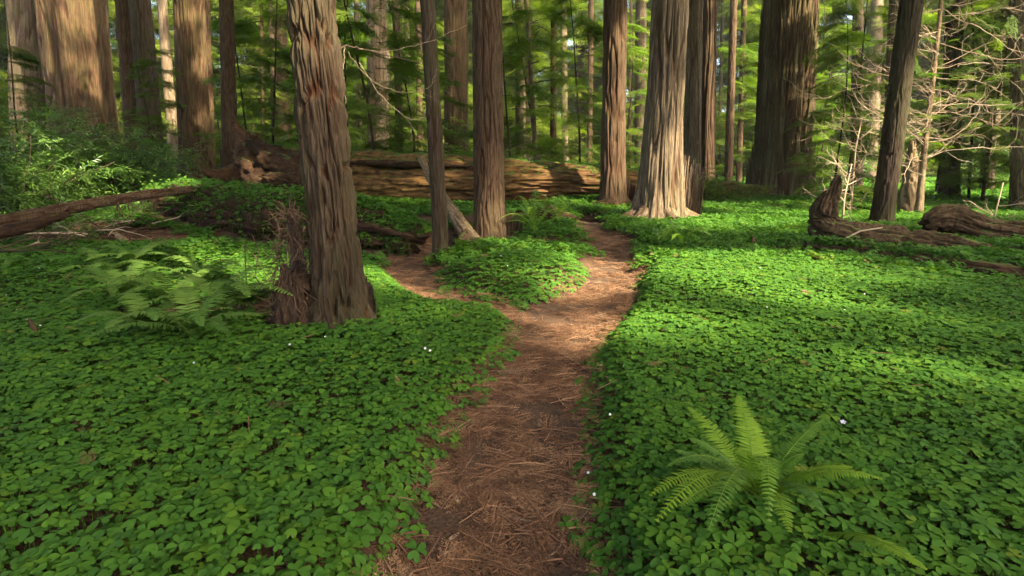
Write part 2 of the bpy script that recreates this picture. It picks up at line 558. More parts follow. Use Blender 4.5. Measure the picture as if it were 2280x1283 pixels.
# ------------------------------------------------------------------ scatter by geometry nodes
def scatter(name, protos, pos, rot, scl, pick, label, cat, kind='stuff', parent=None):
    col = bpy.data.collections.new(name + '_pieces')
    for k, me in enumerate(protos):
        o = bpy.data.objects.new('%s_piece_%02d' % (name, k), me)
        col.objects.link(o)
    me = bpy.data.meshes.new(name)
    n = len(pos)
    me.vertices.add(n)
    me.vertices.foreach_set('co', np.asarray(pos, np.float32).ravel())
    a = me.attributes.new('turn', 'FLOAT_VECTOR', 'POINT'); a.data.foreach_set('vector', np.asarray(rot, np.float32).ravel())
    a = me.attributes.new('size', 'FLOAT', 'POINT'); a.data.foreach_set('value', np.asarray(scl, np.float32))
    a = me.attributes.new('pick', 'INT', 'POINT'); a.data.foreach_set('value', np.asarray(pick, np.int32))
    o = link(name, me, parent)
    tree = bpy.data.node_groups.new(name + '_scatter', 'GeometryNodeTree')
    tree.interface.new_socket('Geometry', in_out='INPUT', socket_type='NodeSocketGeometry')
    tree.interface.new_socket('Geometry', in_out='OUTPUT', socket_type='NodeSocketGeometry')
    N, L = tree.nodes, tree.links
    gi, go = N.new('NodeGroupInput'), N.new('NodeGroupOutput')
    ci = N.new('GeometryNodeCollectionInfo')
    ci.inputs['Collection'].default_value = col
    ci.inputs['Separate Children'].default_value = True
    ci.inputs['Reset Children'].default_value = True
    ip = N.new('GeometryNodeInstanceOnPoints')
    ip.inputs['Pick Instance'].default_value = True
    def na(nm, t):
        x = N.new('GeometryNodeInputNamedAttribute')
        x.data_type = t
        x.inputs['Name'].default_value = nm
        return x.outputs['Attribute']
    e2r = N.new('FunctionNodeEulerToRotation')
    L.new(na('turn', 'FLOAT_VECTOR'), e2r.inputs[0])
    L.new(gi.outputs[0], ip.inputs['Points'])
    L.new(ci.outputs[0], ip.inputs['Instance'])
    L.new(e2r.outputs[0], ip.inputs['Rotation'])
    L.new(na('size', 'FLOAT'), ip.inputs['Scale'])
    L.new(na('pick', 'INT'), ip.inputs['Instance Index'])
    L.new(ip.outputs[0], go.inputs[0])
    md = o.modifiers.new('scatter', 'NODES')
    md.node_group = tree
    return tag(o, label, cat, kind=kind)


# ------------------------------------------------------------------ wood-sorrel
def trefoil(seed, fold=0.16, droop=0.2, stem=True, r=0.0315, simple=False):
    """three heart-shaped leaflets folded along their midribs on a thin stalk"""
    rd = random.Random(seed)
    g = Geo()
    half = [(0.03, 0.03), (0.34, 0.36), (0.64, 0.57), (0.88, 0.58), (1.04, 0.42), (1.02, 0.19)]
    mid = [(0.0, 0.0), (0.42, 0.0), (0.74, 0.0)]
    if simple:
        half = [(0.02, 0.02), (0.60, 0.54), (1.02, 0.38)]
        mid = [(0.0, 0.0), (0.84, 0.0)]
    for k in range(3):
        a = k * 2 * math.pi / 3 + rd.uniform(-0.14, 0.14)
        sc = r * rd.uniform(0.88, 1.1)
        dr = droop * rd.uniform(0.2, 1.5)
        fo = fold * rd.uniform(0.3, 1.5)
        V = []
        for (x, y) in mid: V.append((x, 0, -dr * x * x))
        for s in (1, -1):
            for (x, y) in half: V.append((x, s * y, fo * y - dr * x * x + 0.03 * math.sin(7 * x + s)))
        V = np.array(V) * sc
        c, s_ = math.cos(a), math.sin(a)
        V = np.stack([V[:, 0] * c - V[:, 1] * s_, V[:, 0] * s_ + V[:, 1] * c, V[:, 2]], 1)
        if simple:
            T = [(0, 3, 1), (0, 2, 3), (1, 3, 4)][:0]
            T = [(0, 3, 1), (3, 4, 1), (0, 1, 6), (6, 1, 7)]
            Qd = None
            g.add(V, T, Qd, 0.5)
        else:
            T = [(0, 3, 4), (0, 4, 1), (1, 4, 5), (1, 5, 2), (2, 5, 6), (2, 6, 7), (2, 7, 8),
                 (0, 10, 9), (0, 1, 10), (1, 11, 10), (1, 2, 11), (2, 12, 11), (2, 13, 12), (2, 14, 13)]
            g.add(V, T, None, 0.5)
    if stem:
        b = np.array([rd.uniform(-0.03, 0.03), rd.uniform(-0.03, 0.03), -0.15])
        tube(g, [(0, 0, 0), b * 0.5 + np.array([0.006, 0, 0]), b], [0.0016, 0.0018, 0.002], 3, 0.5, False)
    return g


tref = [trefoil(i, *f).mesh('sorrel_leaf', M['sorrel'], True) for i, f in enumerate([(0.10, 0.05), (0.22, 0.16), (0.06, 0.26), (0.32, 0.10), (0.16, 0.36)])]


def cluster(seed, n, rad, size):
    rd = np.random.default_rng(seed)
    protos = [trefoil(100 + k, 0.15, 0.25, False, size, True).arrays() for k in range(3)]
    a, q = rd.random(n) * 6.28, np.sqrt(rd.random(n)) * rad
    pos = np.stack([q * np.cos(a), q * np.sin(a), rd.normal(0, 0.02, n)], 1)
    yaw = rd.random(n) * 6.28
    up = np.stack([rd.normal(0, 0.28, n), rd.normal(0, 0.28, n), np.ones(n)], 1)
    Mx = np.zeros((n, 4, 4))
    for k in range(n):
        z = up[k] / np.linalg.norm(up[k])
        x = np.cross([math.sin(yaw[k]), math.cos(yaw[k]), 0], z); x /= np.linalg.norm(x)
        y = np.cross(z, x)
        Mx[k, :3, 0], Mx[k, :3, 1], Mx[k, :3, 2], Mx[k, :3, 3], Mx[k, 3, 3] = x, y, z, pos[k], 1
    return bake(protos, rd.integers(0, 3, n), Mx, rd.random(n)).mesh('sorrel_cluster', M['sorrel'], False)


clus_a = [cluster(i, 34, 0.15, 0.034) for i in range(5)]
clus_b = [cluster(20 + i, 34, 0.34, 0.065) for i in range(4)]

# bare or littered places where no sorrel grows: x, y, rx, ry, turn
BARE = [(-2.45, 4.50, 0.80, 0.34, R(-8)), (-7.6, 9.7, 2.6, 1.0, R(-12)), (-0.75, 10.1, 0.75, 0.45, 0), (-1.75, 4.75, 0.42, 0.26, R(-10)),
        (-5.4, 12.6, 0.7, 0.3, R(-32)), (0.75, 16.6, 0.8, 0.45, 0), (-2.9, 14.8, 1.6, 0.5, 0)]
LINES = []            # (polyline, half width) along logs
HOLES = []            # (x, y, r) of trunks and stumps, filled as they are built


def bare(x, y):
    m = np.zeros(x.shape, bool)
    nz = 0.75 + 0.5 * fbm(x / 0.3, y / 0.3, 0, 31, 2)
    for cx, cy_, rx, ry, t in BARE:
        c, s = math.cos(t), math.sin(t)
        dx, dy = x - cx, y - cy_
        m |= ((dx * c + dy * s) / rx) ** 2 + ((-dx * s + dy * c) / ry) ** 2 < nz
    for cx, cy_, r in HOLES: m |= (x - cx) ** 2 + (y - cy_) ** 2 < r * r
    for pl_, w in LINES:
        for a, b in zip(pl_[:-1], pl_[1:]):
            a, b = np.asarray(a)[:2], np.asarray(b)[:2]
            e = b - a
            t = np.clip(((x - a[0]) * e[0] + (y - a[1]) * e[1]) / (e @ e), 0, 1)
            m |= (x - a[0] - t * e[0]) ** 2 + (y - a[1] - t * e[1]) ** 2 < (w * (0.7 + 0.6 * nz)) ** 2
    return m


def sorrel_points(r0, r1, s, ang=52.0, jit=0.5):
    """jittered points of a sector of the wood floor"""
    n = int(r1 / s) + 1
    X, Y = np.meshgrid(np.arange(-n, n + 1), np.arange(0, n + 1))
    x = (X.ravel() + 0.5 * (Y.ravel() % 2) + rng.uniform(-jit, jit, X.size)) * s * 1.04
    y = (Y.ravel() + rng.uniform(-jit, jit, X.size)) * s * 0.93
    r = np.hypot(x, y)
    k = (r > r0) & (r < r1) & (np.abs(np.arctan2(x, y)) < R(ang)) & (y > 0.45)
    return x[k], y[k]


def bed_of(x, y):
    """0 right of the trail, 1 left of it, 2 the island between the forks"""
    isl = np.array([G0(*p) for p in [(1115, 690), (1220, 684), (1320, 630), (1345, 592), (1320, 565), (1150, 552), (990, 560), (945, 590), (960, 625), (1030, 672)]])
    cxp, cyp = np.array([1.2, 0.2, -0.2, 0.1, 0.75, 1.2, 1.2, 2.0, 30])[None], 0
    ypts = np.array([0, 2.0, 3.0, 4.0, 5.5, 8, 11, 16, 60])
    xpts = np.array([0.0, 0.02, 0.03, 0.12, 0.6, 1.5, 1.7, 1.9, 2.0])
    side = np.where(x > np.interp(y, ypts, xpts), 0, 1)
    return np.where(poly_dist(x, y, isl) < 0.02, 2, side)


def lean(yaw, ax, ay):
    c, s = np.cos(yaw), np.sin(yaw)
    return np.stack([ax * c + ay * s, -ax * s + ay * c, yaw], 1)


def lay_sorrel():
    beds = {b: [] for b in range(3)}
    x, y = sorrel_points(1.0, 7.2, 0.0425, 66.0, 0.36)
    x2, y2 = sorrel_points(1.0, 7.2, 0.066, 66.0, 0.5)
    low = np.concatenate([np.zeros(len(x), bool), np.ones(len(x2), bool)])
    x, y = np.concatenate([x, x2]), np.concatenate([y, y2])
    d = path_d(x, y)
    edge = np.where(y < 4.6, -0.02, 0.02) + 0.10 * (fbm(x / 0.22, y / 0.22, 0, 41, 3) - 0.45) + rng.normal(0, 0.022, len(x))
    k = (d > edge) & ~bare(x, y) & (rng.random(len(x)) < 0.72 + 0.4 * fbm(x / 0.35, y / 0.35, 0, 43, 2))
    k &= ~((d < 0.10) & (rng.random(len(x)) < 0.25))
    x, y, d, low = x[k], y[k], d[k], low[k]
    z = Hgt(x, y) - 0.04 * low
    st = (0.040 + 0.060 * sstep(0.0, 0.30, d)) * rng.uniform(0.85, 1.12, len(x)) + 0.05 * (fbm(x / 0.5, y / 0.5, 0, 45, 2) - 0.5)
    e = 0.02
    gxp = (path_d(x + e, y) - path_d(x - e, y)) / (2 * e)
    gyp = (path_d(x, y + e) - path_d(x, y - e)) / (2 * e)
    w = 0.55 * sstep(0.25, 0.0, d)
    ax = rng.normal(0, 0.10, len(x)) + gyp * w + 0.06      # lean the blade out over the trail
    ay = rng.normal(0, 0.10, len(x)) - gxp * w
    yaw = rng.random(len(x)) * 6.283
    size = rng.uniform(0.70, 1.18, len(x)) * (0.9 + 0.3 * fbm(x / 0.8, y / 0.8, 0, 47, 2))
    pos = np.stack([x, y, z + st], 1)
    rot = lean(yaw, ax, ay)
    pick = rng.integers(0, len(tref), len(x))
    bed = bed_of(x, y)
    names = [('sorrel_bed', 'broad sunlit bed of wood-sorrel on the fern side of the trail'),
             ('sorrel_bed', 'broad shaded bed of wood-sorrel on the leaning trunk side of the trail'),
             ('sorrel_bed', 'rounded island of wood-sorrel enclosed by the forking trail')]
    out = []
    near = np.argsort(np.hypot(x, y) + 1e3 * (np.abs(np.arctan2(x, y)) > R(41)))
    single = np.zeros(len(x), bool)
    for b in range(3):
        idx = near[bed[near] == b][:300 if b < 2 else 0]
        single[idx] = True
    for b in range(3):
        s = (bed == b) & ~single
        o = scatter(names[b][0], tref, pos[s], rot[s], size[s], pick[s], names[b][1], 'wood sorrel')
        out.append(o)
        for q in np.where((bed == b) & single)[0]:
            l = bpy.data.objects.new('leaf', tref[pick[q]])
            l.location, l.rotation_euler, l.scale = pos[q], rot[q], (size[q],) * 3
            COL.objects.link(l)
            l.parent = o
    # farther ground cover in clusters
    x, y = sorrel_points(7.1, 24, 0.185, 60.0)
    d = path_d(x, y)
    k = (d > 0.06) & ~bare(x, y) & (fbm(x / 1.3, y / 1.3, 0, 51, 2) > 0.27)
    x, y = x[k], y[k]
    n = len(x)
    scatter('sorrel_carpet', clus_a, np.stack([x, y, Hgt(x, y) + rng.uniform(0.05, 0.11, n)], 1), lean(rng.random(n) * 6.28, rng.normal(0, .12, n), rng.normal(0, .12, n)),
            rng.uniform(0.8, 1.25, n), rng.integers(0, 5, n), 'carpet of wood-sorrel on the wood floor around the middle trunks', 'wood sorrel')
    x, y = sorrel_points(23.5, 62, 0.42)
    k = (fbm(x / 3, y / 3, 0, 53, 2) > 0.36) & ~bare(x, y)
    x, y = x[k], y[k]
    n = len(x)
    scatter('sorrel_carpet', clus_b, np.stack([x, y, Hgt(x, y) + rng.uniform(0.05, 0.16, n)], 1), lean(rng.random(n) * 6.28, rng.normal(0, .15, n), rng.normal(0, .15, n)),
            rng.uniform(0.8, 1.5, n), rng.integers(0, 4, n), 'low green ground cover among the distant trunks', 'ground cover')


# ------------------------------------------------------------------ trunks and logs
def stem_mesh(name, base, top, r0, r1, mat, nth=96, rows=None, depth=0.03, fw=0.08, stretch=9.0, seed=0, flare=0.0, flare_h=0.5, lobes=0.5,
              bend=(0, 0, 0), fine=0.3, twist=0.0, oval=0.0, caps=False, ragged=0.0, narrow=0.28):
    """bark-covered tapering stem from base to top: furrows cut into the surface, spreading root flare; in coordinates relative to base"""
    base, top = np.asarray(base, float), np.asarray(top, float)
    L = np.linalg.norm(top - base)
    ax = (top - base) / L
    s = np.linspace(0, 1, 120) if rows is None else np.asarray(rows) / L
    th = np.arange(nth) * 2 * math.pi / nth
    ref = np.array([0, 1.0, 0]) if abs(ax[2]) > 0.6 else np.array([0, 0, 1.0])
    a = np.cross(ref, ax); a /= np.linalg.norm(a)
    b = np.cross(ax, a)
    S, TH = np.meshgrid(s, th, indexing='ij')
    z = S * L
    rm = max(r0, 0.02)
    tw = TH + twist * z
    warp = 0.8 * (fbm(np.cos(TH) * 2, np.sin(TH) * 2, z / (fw * stretch * 1.6), seed + 3, 2) - 0.5)
    cx_, sy_ = np.cos(tw + warp * 0.25) * rm / fw, np.sin(tw + warp * 0.25) * rm / fw
    zz = z / (fw * stretch)
    f1 = sstep(0.0, narrow * 0.7, np.abs(2 * vn(cx_, sy_, zz, seed) - 1))
    f2 = sstep(0.0, 0.3, np.abs(2 * vn(cx_ * 1.9, sy_ * 1.9, zz * 1.5 + 5, seed + 1) - 1))
    f3 = fbm(cx_ * 4, sy_ * 4, zz * 2.4, seed + 2, 2)
    fur = np.clip(0.55 * f1 + 0.35 * f2 + 0.30 * (f3 - 0.35), 0, 1)
    rad = r0 + (r1 - r0) * S
    lob = 1 + lobes * (fbm(np.cos(TH) * 1.6 + 7, np.sin(TH) * 1.6, z / 3.0, seed + 5, 2) - 0.5) * 2.2
    rad = rad + flare * np.exp(-z / flare_h) * lob
    rad = rad * (1 + 0.10 * (fbm(np.cos(TH) * 1.2, np.sin(TH) * 1.2, z / 2.5, seed + 6, 2) - 0.5))
    rad = rad + depth * (fur - 0.75) + fine * depth * (f3 - 0.5)
    C = np.outer(s * L, ax) + np.sin(np.clip(s, 0, 1) * math.pi)[:, None] * np.asarray(bend)
    V = C[:, None] + rad[..., None] * (np.cos(TH)[..., None] * a * (1 + oval) + np.sin(TH)[..., None] * b)
    if ragged:
        rg = ragged * (vn(np.cos(th) * 3, np.sin(th) * 3, 0, seed + 8) - 0.5) * 2 + ragged * 0.6 * (vn(np.cos(th) * 9, np.sin(th) * 9, 0, seed + 9) - 0.5)
        V[-1] += rg[:, None] * ax
        V[-2] += 0.5 * rg[:, None] * ax
        rg2 = ragged * (vn(np.cos(th) * 3, np.sin(th) * 3, 3, seed + 8) - 0.5) * 2
        if caps: V[0] += rg2[:, None] * ax
    n = len(s)
    i, j = np.meshgrid(np.arange(n - 1), np.arange(nth), indexing='ij')
    j2 = (j + 1) % nth
    Q = np.stack([i * nth + j, i * nth + j2, (i + 1) * nth + j2, (i + 1) * nth + j], -1).reshape(-1, 4)
    V = V.reshape(-1, 3)
    T = []
    fa = fur.ravel()
    if caps:
        k0 = len(V)
        V = np.vstack([V, C[0] + ax * 0.15 * r0, C[-1] - ax * 0.3 * r1])
        T = [(k0, (q + 1) % nth, q) for q in range(nth)] + [(k0 + 1, (n - 1) * nth + q, (n - 1) * nth + (q + 1) % nth) for q in range(nth)]
        fa = np.append(fa, [0.2, 0.2])
    T, Q = outward(V, np.array(T, int).reshape(-1, 3), Q)
    return new_mesh(name, V, [T, Q], mat, True, {'furrow': fa})


def outward(V, T, Q):
    c = V - V.mean(0)
    vol = np.einsum('ij,ij->i', c[Q[:, 0]], np.cross(c[Q[:, 1]], c[Q[:, 2]])).sum() + np.einsum('ij,ij->i', c[Q[:, 0]], np.cross(c[Q[:, 2]], c[Q[:, 3]])).sum()
    return (T, Q) if vol > 0 else (T[:, ::-1], Q[:, ::-1])


def rows_for(vis, total, step, coarse=0.6):
    return np.concatenate([np.arange(-0.25, vis, step), np.arange(vis, total, coarse), [total]])


TREES = {}


def tree_at(key, t, bu, bv, wb, tu, wt, mat, label, name='redwood_tree', total=28.0, flare=0.15, flare_h=0.4, depth=0.03, fw=0.08, stretch=9, nth=96,
            step=0.05, twist=0.0, lobes=0.5, group=None, hole=None, cat='tree', bend=(0, 0, 0), fine=0.3, narrow=0.28):
    """trunk whose foot shows at (bu, bv) and whose axis crosses the top edge of the photo at tu"""
    if t is None:
        g = G(bu, bv, 0.10)
        t = g[1] / ray(bu, bv)[1]
    b = P(bu, bv, t)
    b[2] = H1(b[0], b[1])
    k = P(tu, 0, 1.0) - np.array([0, 0, CAMZ])
    q = np.array([0, 0, CAMZ]) + k * (b[1] / k[1])
    vis = q[2] - b[2]
    axis = (q - b) / vis
    r0, r1v = wb / 2 / FPX * t, wt / 2 / FPX * (b[1] / k[1]) * 1.0
    slope = min((r0 - r1v) / vis, r0 / (total * 1.6))
    r1 = max(r1v - slope * (total - vis), r0 * 0.35)
    r1 = r0 + (max(r1v, 0.02) - r0) / vis * total if (r0 - r1v) / vis * total < r0 * 0.6 else r0 * 0.4
    root = empty(name, b)
    me = stem_mesh('trunk', (0, 0, 0), axis * total, r0 - flare * 0.3, r1, mat, nth, rows_for(vis * 1.05, total, step), depth, fw, stretch, len(TREES) * 13 + 5, flare, flare_h, lobes, bend, fine, twist, narrow=narrow)
    link('trunk', me, root)
    tag(root, label, cat, group)
    HOLES.append((b[0], b[1], hole if hole else r0 + flare * 0.6))
    TREES[key] = dict(root=root, base=b, axis=axis, r0=r0, r1=r1, total=total, t=t, vis=vis)
    return root


tree_at('T1', None, 760, 700, 112, 692, 104, M['bark_grey'], 'thick grey-brown redwood with shaggy furrowed bark leaning beside the fibrous stump', flare=0.08, flare_h=0.22, lobes=0.9,
        depth=0.055, fw=0.05, stretch=9, nth=320, step=0.012, twist=0.10, hole=0.26, total=24, fine=0.7)
tree_at('T2', None, 983, 552, 36, 951, 32, M['bark_dark'], 'slim dark straight redwood leaning against the pale broken snag', flare=0.03, flare_h=0.2, depth=0.02, fw=0.03, stretch=14, nth=110, step=0.03, total=20)
tree_at('T3', None, 1089, 526, 72, 1084, 68, M['bark_red'], 'red-brown redwood with a split flared foot at the fork of the trail', flare=0.07, flare_h=0.35, depth=0.042, fw=0.055, stretch=12, nth=200, step=0.024, total=26)
tree_at('T4', None, 1364, 450, 58, 1370, 50, M['bark_red'], 'straight reddish redwood standing close before the golden fallen log', flare=0.10, flare_h=0.5, depth=0.06, fw=0.12, stretch=14, nth=150, step=0.04)
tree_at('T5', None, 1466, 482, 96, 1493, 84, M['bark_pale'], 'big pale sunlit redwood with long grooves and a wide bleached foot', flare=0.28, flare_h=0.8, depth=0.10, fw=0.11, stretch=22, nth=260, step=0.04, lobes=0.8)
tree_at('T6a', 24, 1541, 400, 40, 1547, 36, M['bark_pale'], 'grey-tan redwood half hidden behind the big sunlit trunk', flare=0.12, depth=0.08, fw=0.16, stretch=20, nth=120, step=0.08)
tree_at('T6b', 25, 1575, 400, 36, 1581, 32, M['bark_red'], 'brown redwood twinned with the grey-tan one behind the sunlit trunk', flare=0.12, depth=0.08, fw=0.16, stretch=20, nth=120, step=0.08)
tree_at('T7', None, 1734, 432, 124, 1760, 116, M['bark_moss'], 'giant deeply grooved redwood behind the horned root log', flare=0.25, flare_h=0.9, depth=0.17, fw=0.20, stretch=26, nth=280, step=0.07, lobes=0.7)
tree_at('T8', None, 1962, 494, 46, 2030, 48, M['bark_black'], 'slim dark redwood tilted over the horned root log', flare=0.05, flare_h=0.3, depth=0.03, fw=0.06, stretch=10, nth=120, step=0.04, total=22)
tree_at('T10', 31, 205, 425, 128, 156, 132, M['bark_warm'], 'massive tan redwood dappled with sunlight behind the leafy shrubs', flare=0.2, flare_h=0.8, depth=0.13, fw=0.17, stretch=18, nth=260, step=0.07)
tree_at('T10b', 34, 70, 425, 66, 52, 62, M['bark_dark'], 'dark thick redwood at the edge of the view behind the shrubs', flare=0.15, depth=0.1, fw=0.2, stretch=16, nth=130, step=0.1)
tree_at('T10c', 33, 248, 425, 22, 226, 24, M['bark_dark'], 'narrow dark trunk pressed close to the massive tan redwood', flare=0.05, depth=0.06, fw=0.12, stretch=16, nth=80, step=0.12)
tree_at('T11', 22, 302, 430, 28, 271, 27, M['bark_red'], 'slim brown redwood next to the massive tan redwood', flare=0.05, depth=0.03, fw=0.06, stretch=10, nth=90, step=0.08)
tree_at('T12', 27, 345, 420, 52, 311, 40, M['bark_dark'], 'dark shaded redwood leaning between two brown trunks', flare=0.08, depth=0.06, fw=0.14, stretch=12, nth=100, step=0.1)
tree_at('T13', 29, 436, 392, 66, 421, 64, M['bark_warm'], 'orange-tan redwood with sun patches above the bank', flare=0.12, flare_h=0.8, depth=0.09, fw=0.12, stretch=16, nth=180, step=0.07)
tree_at('T13b', 31, 474, 392, 14, 461, 11, M['bark_warm'], 'thin pale trunk touching the orange-tan redwood', flare=0.03, depth=0.03, fw=0.06, stretch=12, nth=60, step=0.15)
tree_at('T14', 20, 513, 398, 34, 504, 31, M['bark_red'], 'straight slim brown redwood standing by the root end of the fallen log', flare=0.05, depth=0.03, fw=0.06, stretch=12, nth=100, step=0.06)
tree_at('B1', 36, 843, 385, 50, 838, 44, M['bark_pale'], 'pale grey redwood beyond the fallen log near the broken snag', flare=0.1, depth=0.07, fw=0.2, stretch=18, nth=110, step=0.12)
tree_at('B2', 33, 1016, 385, 58, 1015, 56, M['bark_warm'], 'broad brown redwood beyond the log between the slim and the red-brown trunks', flare=0.15, depth=0.07, fw=0.2, stretch=18, nth=120, step=0.12)
tree_at('B3', 32, 1160, 388, 26, 1157, 22, M['bark_moss'], 'medium mossy trunk behind the golden log', flare=0.1, depth=0.05, fw=0.1, stretch=14, nth=80, step=0.12)
tree_at('B4', 30, 1232, 388, 16, 1233, 14, M['bark_warm'], 'slim tan trunk rising behind the middle of the golden log', flare=0.04, depth=0.03, fw=0.07, stretch=12, nth=70, step=0.12)
tree_at('B5', 27, 1198, 385, 12, 1172, 10, M['bark_moss'], 'thin dark mossy trunk leaning behind the golden log', flare=0.03, depth=0.02, fw=0.06, stretch=12, nth=50, step=0.15, total=14)
tree_at('B6', 34, 611, 385, 11, 602, 10, M['bark_dark'], 'thin dark trunk behind the root end of the fallen log', depth=0.02, flare=0.03, nth=50, step=0.15, total=20)
tree_at('B7', 38, 585, 385, 9, 582, 8, M['bark_warm'], 'very thin tan trunk beside the thin dark one', depth=0.02, flare=0.03, nth=50, step=0.15, total=20)
tree_at('B8', 40, 1312, 388, 13, 1316, 12, M['bark_red'], 'thin brown trunk seen just before the straight reddish redwood', depth=0.03, flare=0.04, nth=50, step=0.15, total=22)
tree_at('B9', 46, 1425, 388, 26, 1427, 24, M['bark_dark'], 'dim grey trunk far behind between reddish and pale redwoods', depth=0.05, flare=0.05, nth=60, step=0.2)
tree_at('B10', 30, 1622, 392, 19, 1634, 16, M['bark_red'], 'slim brown trunk standing in the gap before the giant redwood', depth=0.04, flare=0.05, nth=70, step=0.12)
tree_at('B11', 37, 1646, 390, 13, 1657, 12, M['bark_red'], 'thinner brown trunk in the same gap before the giant redwood', depth=0.03, flare=0.04, nth=60, step=0.15)
tree_at('B12', 20, 2112, 450, 40, 2126, 30, M['bark_dark'], 'dark trunk behind the bare-branched dead tree', depth=0.05, flare=0.08, nth=90, step=0.08)
tree_at('B13', 16, 2275, 470, 42, 2272, 40, M['bark_moss'], 'mossy orange-brown trunk at the very edge beside the rounded log', depth=0.04, flare=0.06, nth=90, step=0.06)
tree_at('B14', 29, 893, 385, 20, 881, 17, M['bark_dark'], 'slim dark trunk beyond the log between the leaning redwood and snag', depth=0.03, flare=0.04, nth=70, step=0.12)
tree_at('B16', 17, 1972, 470, 28, 1994, 24, M['bark_moss'], 'mossy yellowish trunk close behind the tilted dark redwood', depth=0.03, flare=0.05, nth=80, step=0.08)
tree_at('B18', 31, 1907, 420, 26, 1910, 22, M['bark_dark'], 'dark trunk in shade behind the curly dead twigs', depth=0.05, flare=0.06, nth=70, step=0.12)
tree_at('B19', 27, 2196, 440, 26, 2212, 22, M['bark_dark'], 'shaded trunk far behind the tangle of bare branches', depth=0.05, flare=0.06, nth=70, step=0.12)

MARKS = [(-400, None), (60, 'dark thick edge redwood'), (180, 'massive tan redwood'), (330, 'dark shaded redwood'), (432, 'orange-tan redwood'), (508, 'straight slim brown redwood'), (705, 'shaggy leaning redwood'),
         (960, 'slim dark redwood'), (1086, 'red-brown forked-trail redwood'), (1366, 'straight reddish redwood'), (1475, 'big sunlit redwood'), (1745, 'giant grooved redwood'), (1995, 'tilted dark redwood'), (2085, 'bare dead tree'), (2272, 'mossy edge trunk'), (3000, None)]
ORD = 'first second third fourth fifth sixth seventh eighth ninth tenth eleventh twelfth thirteenth fourteenth fifteenth sixteenth seventeenth eighteenth nineteenth twentieth'.split()


def place_labels(us, what):
    """for things at picture columns us: which one it is, counted from the nearest named trunk"""
    out = [None] * len(us)
    cell = [max(i for i, m in enumerate(MARKS) if m[0] <= u) for u in us]
    for c in set(cell):
        ids = sorted((q for q in range(len(us)) if cell[q] == c), key=lambda q: us[q])
        a, b = MARKS[c][1], MARKS[c + 1][1]
        if a is None: ids = ids[::-1]
        for k, q in enumerate(ids):
            if a and b: out[q] = '%s %s from the %s towards the %s' % (ORD[k], what, a, b)
            else: out[q] = '%s %s outward from the %s' % (ORD[k], what, a or b)
    return out


far_label = 'slender distant redwood trunk among the far trees'
k = 0
cand = []
while k < 70:
    t_ = random.uniform(42, 105)
    u_ = random.uniform(-150, 2430)
    if any(abs(u_ - c[0]) < 15 for c in cand): continue
    cand.append((u_, t_))
    k += 1
FL_ = place_labels([c[0] for c in cand], 'far slender trunk')
for q, (u_, t_) in enumerate(cand):
    w_ = random.choice([0.3, 0.4, 0.5, 0.6, 0.8, 1.1, 1.5]) * FPX / t_
    tree_at('F%d' % q, t_, u_, 390, w_, u_ + (u_ - 1140) * 0.03 + random.uniform(-10, 10), w_ * 0.85, M[random.choice(['bark_red', 'bark_warm', 'bark_dark', 'bark_pale', 'bark_moss'])],
            FL_[q], depth=0.05, fw=0.2, stretch=14, nth=28, step=0.6, flare=0.06, group='distant trunks', total=34)



